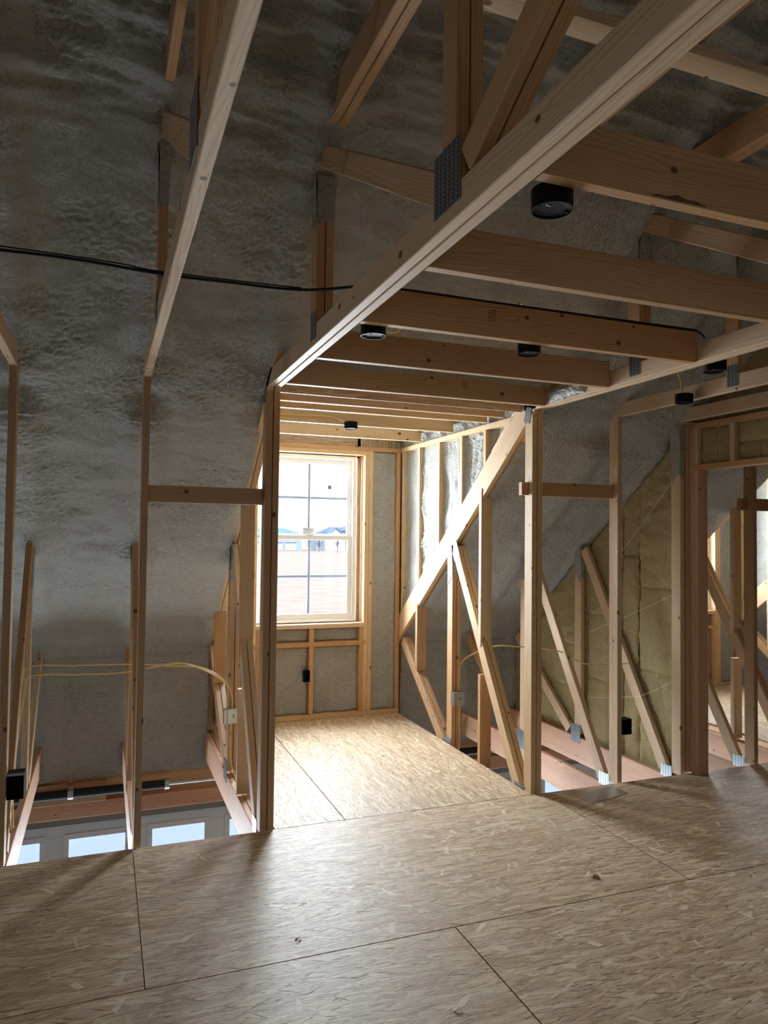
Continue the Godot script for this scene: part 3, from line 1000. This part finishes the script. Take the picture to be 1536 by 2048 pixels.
# ------------------------------------------------------------------ partition with the doorway, lined with mineral wool
func batt(parent: Node, x: float, z0: float, z1: float, y0: float, y1: float, clip := true, dir := -1.0) -> void:
	var fn := func(u: float, v: float) -> Vector3:
		var z := lerpf(z0, z1, u)
		var lo := y0
		var hi := minf(y1, roof(z) - 0.012) if clip else y1
		if hi < lo:
			hi = lo
		var yy := lerpf(lo, hi, v)
		var e := minf(minf(u, 1.0 - u) * absf(z1 - z0), minf(v, 1.0 - v) * maxf(hi - lo, 0.001))
		var d := 0.016 * bump.get_noise_2d(z * 6.0, yy * 6.0 + 3.0) + 0.008 * bump.get_noise_2d(z * 22.0, yy * 22.0)
		d -= 0.030 * exp(-e / 0.012) * (0.6 + 0.5 * bulge.get_noise_2d(z * 7.0, yy * 7.0))
		return Vector3(x + dir * d, yy, z)
	sheet("wool_batt", maxi(6, int(absf(z1 - z0) / 0.015)), maxi(6, int((y1 - y0) / 0.018)), fn, M.wool, parent)

func make_wool_wall() -> void:
	var w := structure("wall_right", "partition with doorway, olive mineral wool batts between its framing")
	# triangle under the roof slope, batt by batt
	var x := 3.772
	var cols := [[-4.455, -4.06], [-4.635, -4.460], [-5.085, -4.640], [-5.19, -5.085], [-5.60, -5.19], [-6.2, -5.60]]
	var cuts := [[-0.26, 0.62, 1.24, 2.35], [-0.26, 0.65, 1.47, 2.1], [-0.26, 0.45, 0.98, 1.75], [-0.26, 1.5], [-0.26, 0.33, 0.69, 1.4], [-0.26, 0.25, 0.9]]
	for i in cols.size():
		var c: Array = cuts[i]
		for k in c.size() - 1:
			if roof((cols[i][0] + cols[i][1]) * 0.5) > c[k]:
				batt(w, x + rng.randf_range(-0.008, 0.008), cols[i][0], cols[i][1], c[k], c[k + 1])
	slab("backing_board", Vector3(3.80, -0.3, -6.3), Vector3(3.812, 2.5, -4.06), M.wool, w)
	# the wall that comes into the room: corner studs, jamb, header, cripples, plates
	var xa := 3.80
	var xb := 3.889
	slab("top_plate", Vector3(xa, H - 0.050, -3.966), Vector3(xb, H - 0.012, 3.0), M.amber, w)
	slab("corner_stud", Vector3(xa - 0.03, 0.002, -4.005), Vector3(xa + 0.008, H - 0.012, -3.967), M.pink, w)
	slab("king_stud", Vector3(xa, 0.040, -3.966), Vector3(xb, H - 0.051, -3.928), M.pale, w)
	slab("bottom_plate", Vector3(xa, 0.001, -3.966), Vector3(xb, 0.039, -3.928), M.pale, w)
	slab("jamb_stud", Vector3(xa, 0.001, -3.927), Vector3(xb, 2.077, -3.889), M.pink, w)
	slab("door_header", Vector3(xa, 2.078, -3.927), Vector3(xb, 2.116, -2.96), M.amber, w)
	for z in [-3.905, -3.595, -3.19]:
		slab("cripple_stud", Vector3(xa, 2.117, z - 0.019), Vector3(xb, H - 0.051, z + 0.019), M.pale, w)
	slab("jamb_stud", Vector3(xa, 0.001, -2.958), Vector3(xb, 2.117, -2.92), M.pale, w)
	for k in 15:
		slab("stud", Vector3(xa, 0.001, -2.90 + k * 0.406), Vector3(xb, H - 0.051, -2.862 + k * 0.406), M.pale, w)
	# wool over the doorway and in the rest of the wall
	batt(w, xa + 0.022, -3.886, -3.745, 2.117, H - 0.05, false)
	batt(w, xa + 0.026, -3.742, -3.615, 2.117, H - 0.05, false)
	batt(w, xa + 0.022, -3.575, -3.21, 2.235, H - 0.05, false)
	batt(w, xa + 0.026, -3.575, -3.40, 2.117, 2.232, false)
	batt(w, xa + 0.020, -3.40, -3.21, 2.117, 2.232, false)
	batt(w, xa + 0.022, -3.17, -2.93, 2.117, H - 0.05, false)
	for k in 15:
		slab("wool_batt", Vector3(xa + 0.02, 0.002, -2.86 + k * 0.406), Vector3(xa + 0.08, H - 0.052, -2.495 + k * 0.406), M.wool, w)
	# above the tie: wool up to the roof
	slab("wool_batt", Vector3(xa + 0.03, H, -4.0), Vector3(xa + 0.07, 3.3, 3.0), M.wool, w)
	slab("wool_batt", Vector3(xa + 0.03, 3.3, -2.7), Vector3(xa + 0.07, 5.3, 1.9), M.wool, w)
	# twine holding the batts
	var tx := 3.752
	var lines := [[Vector3(tx, 2.02, -4.07), Vector3(tx, 1.498, -4.62), "upper twine line slanting over the wool insulation"], [Vector3(tx, 1.209, -4.07), Vector3(tx, 0.822, -5.04), "middle twine line slanting over the wool insulation"], [Vector3(tx, 0.619, -4.05), Vector3(tx - 0.035, 0.44, -4.37), "lower twine line between the stud and the diagonal web on the wool"], [Vector3(tx - 0.035, 0.44, -4.37), Vector3(tx, 0.289, -5.04), "lowest twine line running level over the wool insulation"]]
	for l in lines:
		var mid: Vector3 = (l[0] + l[1]) * 0.5 + Vector3(0, -0.006, 0)
		var t := tube("twine", [l[0], mid, l[1]], 0.0016, M.string, self, 5)
		tag(t, l[2], "twine", "twine across the wool")

# ------------------------------------------------------------------ garage below
func make_garage() -> void:
	var g := structure("wall_garage_front", "garage wall below the eave with its door header")
	slab("top_plate", Vector3(-5.0, -0.36, -6.42), Vector3(8.6, -0.30, -6.28), M.amber, g)
	slab("header_beam", Vector3(-5.0, -0.60, -6.40), Vector3(8.6, -0.361, -6.30), M.amber, g)
	slab("header_ledger", Vector3(-5.0, -0.640, -6.32), Vector3(8.6, -0.520, -6.262), M.pink, g)
	slab("door_stop", Vector3(-5.0, -0.700, -6.40), Vector3(8.6, -0.641, -6.285), M.seal, g)
	slab("outer_sheathing", Vector3(-5.0, -0.66, -6.46), Vector3(8.6, 0.62, -6.43), M.osb_b, g)
	# garage door: wide panelled section with a row of windows
	var d := thing("garage_door", "white panelled garage door with a row of frosted windows, seen below the floor gap", "garage door")
	var zd := -6.34
	var wx := []
	for i in range(-7, 13):
		wx.append(0.40 + i * 0.63)
	var yb := -1.16
	var yt := -0.805
	slab("top_rail", Vector3(-4.99, yt + 0.001, zd - 0.04), Vector3(8.59, -0.705, zd), M.door_white, d)
	for s in 3:
		slab("door_section", Vector3(-4.99, -3.05 + s * 0.62, zd - 0.04), Vector3(8.59, -3.05 + (s + 1) * 0.62 - 0.004, zd), M.door_white, d)
	slab("mid_rail", Vector3(-4.99, -1.192, zd - 0.04), Vector3(8.59, yb - 0.001, zd), M.door_white, d)
	for x in wx:
		slab("stile", Vector3(x - 0.165, yb, zd - 0.04), Vector3(x, yt, zd), M.door_white, d)
		var fr := Node3D.new()
		put(fr, "door_window", d)
		var f := 0.022
		slab("window_frame", Vector3(x - 0.02, yt - f, zd), Vector3(x + 0.485, yt + 0.02, zd + 0.009), M.door_white, fr)
		slab("window_frame", Vector3(x - 0.02, yb - 0.02, zd), Vector3(x + 0.485, yb + f, zd + 0.009), M.door_white, fr)
		slab("window_frame", Vector3(x - 0.02, yb + f, zd), Vector3(x + f, yt - f, zd + 0.009), M.door_white, fr)
		slab("window_frame", Vector3(x + 0.465 - f, yb + f, zd), Vector3(x + 0.485, yt - f, zd + 0.009), M.door_white, fr)
		slab("pane", Vector3(x, yb, zd - 0.022), Vector3(x + 0.465, yt, zd - 0.018), M.frosted, fr)
	# torsion spring on its shaft
	var t := thing("torsion_spring", "black garage door torsion spring on its shaft under the left eave", "spring", Vector3(0, -0.425, -6.194))
	coil(t, -1.30, 0.515, 0.034)
	coil(t, 0.76 + 2.1, 3.6, 0.034)
	rod("shaft", t, -4.0, 8.0, 0.0125, M.steel)
	rod("winding_cone", t, 0.50, 0.535, 0.042, M.steel)
	var pad := slab("mounting_pad", Vector3(-0.50, -0.518, -6.299), Vector3(0.06, -0.362, -6.236), M.tan, self)
	tag(pad, "wooden mounting pad behind the black spring", "board")
	var br := Node3D.new()
	put(br, "bearing_bracket", t)
	br.position = Vector3(-0.20, 0, 0)
	br.set_meta("label", "small red and zinc bearing bracket")
	rod("collar", br, -0.02, 0.02, 0.041, M.box_grey)
	slab("bracket_plate", Vector3(-0.016, 0.03, -0.022), Vector3(0.016, 0.10, 0.004), M.box_grey, br)
	rod("knob", br, -0.018, 0.018, 0.016, M.red, Vector3(0, 0.075, 0.01))
	# inside of the garage
	var fl := structure("floor_garage", "garage slab below")
	slab("slab", Vector3(-5.0, -3.15, -7.0), Vector3(8.6, -3.05, 3.2), M.concrete, fl)

func rod(called: String, parent: Node, x0: float, x1: float, r: float, mat: Material, off := Vector3.ZERO) -> void:
	var c := CylinderMesh.new()
	c.top_radius = r
	c.bottom_radius = r
	c.height = x1 - x0
	c.radial_segments = 20
	c.rings = 1
	var mi := mesh_node(c, mat, called, parent)
	mi.rotation.z = PI / 2
	mi.position = off + Vector3((x0 + x1) * 0.5, 0, 0)

func coil(parent: Node, x0: float, x1: float, r: float) -> void:
	var n := int((x1 - x0) / 0.008)
	var st := SurfaceTool.new()
	st.begin(Mesh.PRIMITIVE_TRIANGLES)
	var seg := 18
	for i in n + 1:
		var x := lerpf(x0, x1, float(i) / n)
		var rr := r + (0.0022 if i % 2 == 0 else -0.0022)
		for k in seg:
			var a := TAU * k / seg
			st.add_vertex(Vector3(x, sin(a) * rr, cos(a) * rr))
	for i in n:
		for k in seg:
			var k2 := (k + 1) % seg
			for t in [i * seg + k, (i + 1) * seg + k, i * seg + k2, i * seg + k2, (i + 1) * seg + k, (i + 1) * seg + k2]:
				st.add_index(t)
	st.generate_normals()
	mesh_node(st.commit(), M.rubber, "coil", parent)

# ------------------------------------------------------------------ boxes
func ceiling_box(label: String, at: Vector3, r := 0.05) -> void:
	var b := thing("ceiling_box", label, "electrical box", at, "black electrical boxes between the joists")
	lathe("body", [Vector2(0.0, 0.052), Vector2(r - 0.003, 0.052), Vector2(r, 0.049), Vector2(r, 0.0), Vector2(r - 0.003, 0.0), Vector2(r - 0.004, 0.004), Vector2(r * 0.6, 0.007), Vector2(0.0, 0.008)], M.black, b)
	for s in [-1.0, 1.0]:
		box("screw_boss", Vector3(s * (r - 0.010), 0.010, 0), Vector3(0.009, 0.016, 0.009), M.black, b)
	tube("wire_tail", [Vector3(-0.028, 0.014, 0.006), Vector3(-0.020, 0.006, 0.010), Vector3(-0.008, 0.008, 0.006), Vector3(-0.002, 0.016, 0.0)], 0.0018, M.white_cable, b, 6)

func make_boxes() -> void:
	ceiling_box("black round ceiling box below the nearest knotty joist", Vector3(0.985, 2.385, -1.465))
	ceiling_box("black round ceiling box beside the heavy tie, left of the joist row", Vector3(0.978, 2.392, -2.69))
	ceiling_box("black round ceiling box midway along the grained stamped joist", Vector3(1.694, 2.392, -2.69))
	ceiling_box("black box half hidden behind the right-hand doubled tie", Vector3(2.665, 2.392, -2.62), 0.052)
	ceiling_box("black round box on the single tie at the far right", Vector3(3.125, 2.392, -3.30))
	ceiling_box("black octagon box hanging in the dormer ceiling", Vector3(1.665, 2.380, -5.035))
	# outlet box in the dormer wall
	var o := thing("outlet_box", "black outlet box set in the foam under the window", "electrical box", Vector3(1.665, 0.378, ZW - 0.01))
	open_box(o, Vector3(0.052, 0.095, 0.05), M.black)
	# grey steel boxes on the upright webs of the doubled trusses
	for q in [[2.566, 0.358, -5.062, "grey steel junction box on the upright web right of the dormer"], [0.836, 0.36, -5.062, "grey steel junction box on the upright web left of the dormer"]]:
		var b := thing("junction_box", q[3], "electrical box", Vector3(q[0], q[1], q[2]), "grey junction boxes")
		box("body", Vector3(0.006, 0, 0), Vector3(0.09, 0.095, 0.04), M.box_grey, b)
		box("cover", Vector3(0.012, 0, 0.021), Vector3(0.07, 0.10, 0.003), M.steel, b)
		box("knockout", Vector3(0.014, 0, 0.0232), Vector3(0.006, 0.022, 0.001), M.ink, b)
		box("mud_ring", Vector3(-0.045, 0, 0.008), Vector3(0.012, 0.10, 0.05), M.steel, b)
	var p := thing("switch_box", "black switch box nailed to the stud before the wool insulation", "electrical box", Vector3(3.268, 0.353, ZK - 0.03))
	open_box(p, Vector3(0.07, 0.10, 0.07), M.black)
	var s := thing("switch_box", "large black switch box on the stud at the left picture edge", "electrical box", Vector3(-0.377, 0.364, ZK - 0.045))
	open_box(s, Vector3(0.075, 0.125, 0.075), M.black)
	box("mounting_tab", Vector3(0.0, 0.058, 0.04), Vector3(0.075, 0.012, 0.003), M.box_grey, s)

func open_box(parent: Node, s: Vector3, mat: Material) -> void:
	var w := 0.003
	box("back", Vector3(0, 0, -s.z * 0.5), Vector3(s.x, s.y, w), mat, parent)
	for k in [-1.0, 1.0]:
		box("side", Vector3(k * (s.x - w) * 0.5, 0, 0), Vector3(w, s.y, s.z), mat, parent)
		box("side", Vector3(0, k * (s.y - w) * 0.5, 0), Vector3(s.x, w, s.z), mat, parent)

# ------------------------------------------------------------------ cables
func make_cables() -> void:
	var c := thing("black_cable", "black cable strung across the posts and over the joists", "cable")
	tube("cable", [Vector3(-1.6, 2.63, -2.95), Vector3(-0.60, 2.625, -2.95), Vector3(-0.15, 2.630, -2.95), Vector3(0.18, 2.618, -2.95), Vector3(0.41, 2.62, -2.95), Vector3(0.75, 2.63, -2.95), Vector3(0.96, 2.60, -2.72), Vector3(1.10, 2.566, -2.610), Vector3(1.5, 2.564, -2.606), Vector3(2.0, 2.566, -2.606), Vector3(2.45, 2.570, -2.610), Vector3(2.64, 2.600, -2.70), Vector3(2.78, 2.61, -2.80)], 0.0064, M.rubber, c)
	tube("thin_wire", [Vector3(-1.6, 2.640, -2.95), Vector3(-0.15, 2.641, -2.952), Vector3(0.18, 2.628, -2.952), Vector3(0.75, 2.638, -2.952)], 0.0030, M.rubber, c, 6)
	var y1 := thing("yellow_cable", "upper yellow cable looping between the webs under the left eave", "cable", Vector3.ZERO, "yellow cables")
	tube("cable", [Vector3(-0.40, 0.12, -4.05), Vector3(-0.455, 0.20, -4.55), Vector3(-0.462, 0.45, -4.85), Vector3(-0.455, 0.68, -5.03), Vector3(-0.415, 0.762, -5.05), Vector3(-0.156, 0.757, -5.05), Vector3(0.144, 0.748, -5.05), Vector3(0.442, 0.722, -5.05), Vector3(0.622, 0.70, -5.05), Vector3(0.77, 0.62, -5.05), Vector3(0.838, 0.50, -5.055), Vector3(0.838, 0.41, -5.06)], 0.0046, M.yellow_cable, y1)
	var y2 := thing("yellow_cable", "lower yellow cable crossing the upper one under the left eave", "cable", Vector3.ZERO, "yellow cables")
	tube("cable", [Vector3(-0.39, 0.13, -4.06), Vector3(-0.445, 0.24, -4.58), Vector3(-0.448, 0.44, -4.87), Vector3(-0.44, 0.63, -5.05), Vector3(-0.405, 0.703, -5.06), Vector3(-0.155, 0.698, -5.06), Vector3(0.145, 0.695, -5.06), Vector3(0.458, 0.735, -5.06), Vector3(0.63, 0.69, -5.062), Vector3(0.80, 0.58, -5.064), Vector3(0.846, 0.46, -5.066), Vector3(0.846, 0.41, -5.068)], 0.0046, M.yellow_cable, y2)
	var y3 := thing("yellow_cable", "yellow cable dropping from the left junction box to the floor gap", "cable", Vector3.ZERO, "yellow cables")
	tube("cable", [Vector3(0.838, 0.31, -5.06), Vector3(0.832, 0.15, -5.06), Vector3(0.845, 0.02, -5.03), Vector3(0.88, -0.08, -4.98)], 0.0046, M.yellow_cable, y3)
	var y4 := thing("yellow_cable", "yellow cable running right from the web right of the dormer to the wool", "cable", Vector3.ZERO, "yellow cables")
	tube("cable", [Vector3(2.586, 0.42, -5.075), Vector3(2.585, 0.48, -5.075), Vector3(2.60, 0.62, -5.075), Vector3(2.66, 0.72, -4.96), Vector3(2.76, 0.79, -4.80), Vector3(2.90, 0.79, -4.70), Vector3(3.05, 0.78, -4.65), Vector3(3.17, 0.76, -4.60), Vector3(3.30, 0.70, -4.62), Vector3(3.45, 0.645, -4.64), Vector3(3.60, 0.64, -4.58), Vector3(3.715, 0.66, -4.50)], 0.0046, M.yellow_cable, y4)
	var y5 := thing("yellow_cable", "yellow cable stapled down the web right of the dormer to the floor gap", "cable", Vector3.ZERO, "yellow cables")
	tube("cable", [Vector3(2.59, 0.305, -5.07), Vector3(2.585, 0.16, -5.07), Vector3(2.59, 0.05, -5.07), Vector3(2.575, -0.06, -5.06)], 0.0046, M.yellow_cable, y5)
	for q in [["yellow cable loop rising above the stamped joist", Vector3(1.60, 2.56, -2.66), Vector3(1.64, 2.60, -2.66), Vector3(1.69, 2.50, -2.69), Vector3(1.694, 2.445, -2.69)], ["pale cable tail leaving the box beside the heavy tie", Vector3(1.02, 2.42, -2.69), Vector3(1.08, 2.42, -2.68), Vector3(1.10, 2.50, -2.64), Vector3(1.12, 2.56, -2.63)], ["yellow cable curling over the top of the nearest joist", Vector3(0.99, 2.436, -1.465), Vector3(1.0, 2.62, -1.47), Vector3(1.08, 2.66, -1.48), Vector3(1.16, 2.56, -1.44)], ["cable hanging into the box on the single tie at the far right", Vector3(3.09, 2.70, -3.32), Vector3(3.08, 2.60, -3.31), Vector3(3.10, 2.52, -3.30), Vector3(3.11, 2.44, -3.30)], ["yellow cable stapled along the dormer joist to the octagon box", Vector3(0.95, 2.47, -5.085), Vector3(1.20, 2.462, -5.083), Vector3(1.50, 2.468, -5.083), Vector3(1.63, 2.43, -5.05)]]:
		var k := tube("cable_tail", [q[1], q[2], q[3], q[4]], 0.0045, M.yellow_cable, self)
		tag(k, q[0], "cable", "cable tails at the ceiling boxes")

# ------------------------------------------------------------------ loose things on the floor
func make_litter() -> void:
	var p := thing("steel_plate", "thin flat steel plate lying on the floor right of the dormer", "plate", Vector3(2.935, 0.002, -3.80))
	p.rotation.y = 0.22
	box("sheet", Vector3.ZERO, Vector3(0.34, 0.0016, 0.145), M.steel, p)
	for s in [Vector3(0.155, 0.0012, 0.055), Vector3(-0.155, 0.0012, -0.055), Vector3(0.155, 0.0012, -0.055)]:
		box("nail_hole", s, Vector3(0.006, 0.0008, 0.006), M.ink, p)
	var kn := lathe("knot", [Vector2(0.0, 0.014), Vector2(0.012, 0.012), Vector2(0.019, 0.006), Vector2(0.020, 0.0), Vector2(0.0, 0.0)], M.amber, self, 9)
	kn.position = Vector3(2.20, 0.001, -2.90)
	tag(kn, "small loose wood knot lying on the strand board floor", "wood knot")
	var r := RandomNumberGenerator.new()
	r.seed = 9
	var spots := [[2.70, -3.55, "near the joint in front of the steel plate"], [3.05, -2.62, "just nearer than the long joint at the right"], [1.15, -2.25, "near the bottom middle of the picture"], [0.75, -2.85, "left of the middle floor joint"], [2.95, -3.45, "in the shade right of the steel plate"], [1.93, -5.0, "on the bright dormer floor"]]
	for s in spots:
		var c := sheet("wood_chip", 4, 2, func(u: float, v: float) -> Vector3:
			return Vector3((u - 0.5) * 0.03, 0.002 + 0.006 * sin(u * PI) + 0.002 * v, (v - 0.5) * 0.010), M.pale, self)
		c.position = Vector3(s[0], 0.0, s[1])
		c.rotation.y = r.randf() * TAU
		tag(c, "curled wood chip " + s[2], "wood chip", "wood chips on the floor")

# ------------------------------------------------------------------ outdoors
func make_outdoors() -> void:
	var g := structure("ground", "wide dry field outside the window")
	slab("field", Vector3(-600, -3.4, -900), Vector3(600, -3.2, 300), M.field, g)
	slab("unseen_driveway", Vector3(-5, -3.2, -24), Vector3(9, -3.14, -6.6), M.concrete, g)  # pale slab out of view, placed to brighten the garage door panes
	var h := thing("house", "long low building with garage doors and a hip roof beyond the field", "house", Vector3(44, -3.2, -220))
	slab("wall", Vector3(-16, 0, -8), Vector3(13.2, 4.6, 0), M.siding, h)
	hip(h, -17, 14.6, 4.6, 6.95, 1.2, -9.2, 6.0, M.teal_roof)
	for i in 6:
		slab("garage_opening", Vector3(-14 + i * 4.4, 0.1, -0.05), Vector3(-10.6 + i * 4.4, 2.9, 0.12), M.plaster, h)
		slab("window_band", Vector3(-14 + i * 4.4, 2.3, 0.13), Vector3(-10.6 + i * 4.4, 2.6, 0.2), M.dark_trim, h)
	var k := thing("house", "gabled house with a porch beyond the field at the right of the window", "house", Vector3(68, -3.2, -222))
	slab("wall", Vector3(-5.5, 0, -9), Vector3(14, 4.2, 0), M.siding, k)
	hip(k, -6.5, 15, 4.2, 7.6, 0.8, -9.8, 6.5, M.house_roof)
	gable(k, -3.2, 3.4, 4.2, 6.9, 2.2, -5.0)
	hip(k, 3.2, 15, 6.4, 8.9, -1.5, -9.0, 4.0, M.house_roof)
	for i in 5:
		slab("porch_post", Vector3(2.0 + i * 2.4, 0, 1.6), Vector3(2.3 + i * 2.4, 3.4, 1.9), M.plaster, k)
		slab("window_pane", Vector3(2.6 + i * 2.4, 1.0, 0.02), Vector3(3.8 + i * 2.4, 2.9, 0.1), M.dark_trim, k)
	slab("porch_roof", Vector3(1.4, 3.4, 0.0), Vector3(13, 3.7, 2.4), M.house_roof, k)
	var lab := ["bare young tree before the long building", "bare tree between the two houses", "bare tree left of the porch", "bare tree before the porch"]
	var pos := [Vector3(51.5, -3.2, -190), Vector3(58.5, -3.2, -205), Vector3(62.5, -3.2, -200), Vector3(65.5, -3.2, -200)]
	for i in 4:
		bare_tree(pos[i], lab[i], 30 + i)

func hip(parent: Node, x0: float, x1: float, y0: float, y1: float, z1: float, z0: float, inset: float, mat: Material) -> void:
	var st := SurfaceTool.new()
	st.begin(Mesh.PRIMITIVE_TRIANGLES)
	var zc := (z0 + z1) * 0.5
	var a := Vector3(x0, y0, z1)
	var b := Vector3(x1, y0, z1)
	var c := Vector3(x1, y0, z0)
	var d := Vector3(x0, y0, z0)
	var r0 := Vector3(x0 + inset, y1, zc)
	var r1 := Vector3(x1 - inset, y1, zc)
	quad(st, a, b, r1, r0, Vector3(0, 0.7, 0.7))
	quad(st, c, d, r0, r1, Vector3(0, 0.7, -0.7))
	quad(st, b, c, r1, r1, Vector3(0.7, 0.7, 0))
	quad(st, d, a, r0, r0, Vector3(-0.7, 0.7, 0))
	quad(st, a, b, c, d, Vector3.DOWN)
	mesh_node(st.commit(), mat, "roof", parent)

func gable(parent: Node, x0: float, x1: float, y0: float, y1: float, z1: float, z0: float) -> void:
	var st := SurfaceTool.new()
	st.begin(Mesh.PRIMITIVE_TRIANGLES)
	var xm := (x0 + x1) * 0.5
	quad(st, Vector3(x0, 0, z1), Vector3(x1, 0, z1), Vector3(x1, y0, z1), Vector3(x0, y0, z1), Vector3.BACK)
	quad(st, Vector3(x0, y0, z1), Vector3(x1, y0, z1), Vector3(xm, y1, z1), Vector3(xm, y1, z1), Vector3.BACK)
	quad(st, Vector3(x0, 0, z1), Vector3(x0, y0, z1), Vector3(x0, y0, z0), Vector3(x0, 0, z0), Vector3.LEFT)
	quad(st, Vector3(x1, 0, z1), Vector3(x1, y0, z1), Vector3(x1, y0, z0), Vector3(x1, 0, z0), Vector3.RIGHT)
	mesh_node(st.commit(), M.plaster, "gable_wall", parent)
	var s2 := SurfaceTool.new()
	s2.begin(Mesh.PRIMITIVE_TRIANGLES)
	for s in [-1.0, 1.0]:
		var xe := x0 - 0.4 if s < 0 else x1 + 0.4
		quad(s2, Vector3(xe, y0 - 0.2, z1 + 0.4), Vector3(xm, y1 + 0.2, z1 + 0.4), Vector3(xm, y1 + 0.2, z0), Vector3(xe, y0 - 0.2, z0), Vector3(s * 0.6, 0.8, 0))
	mesh_node(s2.commit(), M.house_roof, "gable_roof", parent)

func bare_tree(at: Vector3, label: String, sd: int) -> void:
	var t := thing("bare_tree", label, "tree", at, "bare trees beyond the field")
	var r := RandomNumberGenerator.new()
	r.seed = sd
	var h := r.randf_range(3.6, 4.8)
	tube("trunk", [Vector3.ZERO, Vector3(0.05, h * 0.5, 0), Vector3(0, h, 0)], 0.09, M.bark, t, 6)
	var st := SurfaceTool.new()
	st.begin(Mesh.PRIMITIVE_TRIANGLES)
	for i in 70:
		var y := r.randf_range(0.3, 0.95) * h
		var a := r.randf() * TAU
		var l := r.randf_range(0.5, 1.5) * (1.2 - y / h)
		var p := Vector3(0, y, 0)
		stick(st, p, p + Vector3(cos(a) * l, l * r.randf_range(0.5, 1.1), sin(a) * l), 0.04, 0.04, Vector3.UP, 0.0)
	mesh_node(st.commit(), M.bark, "branches", t)
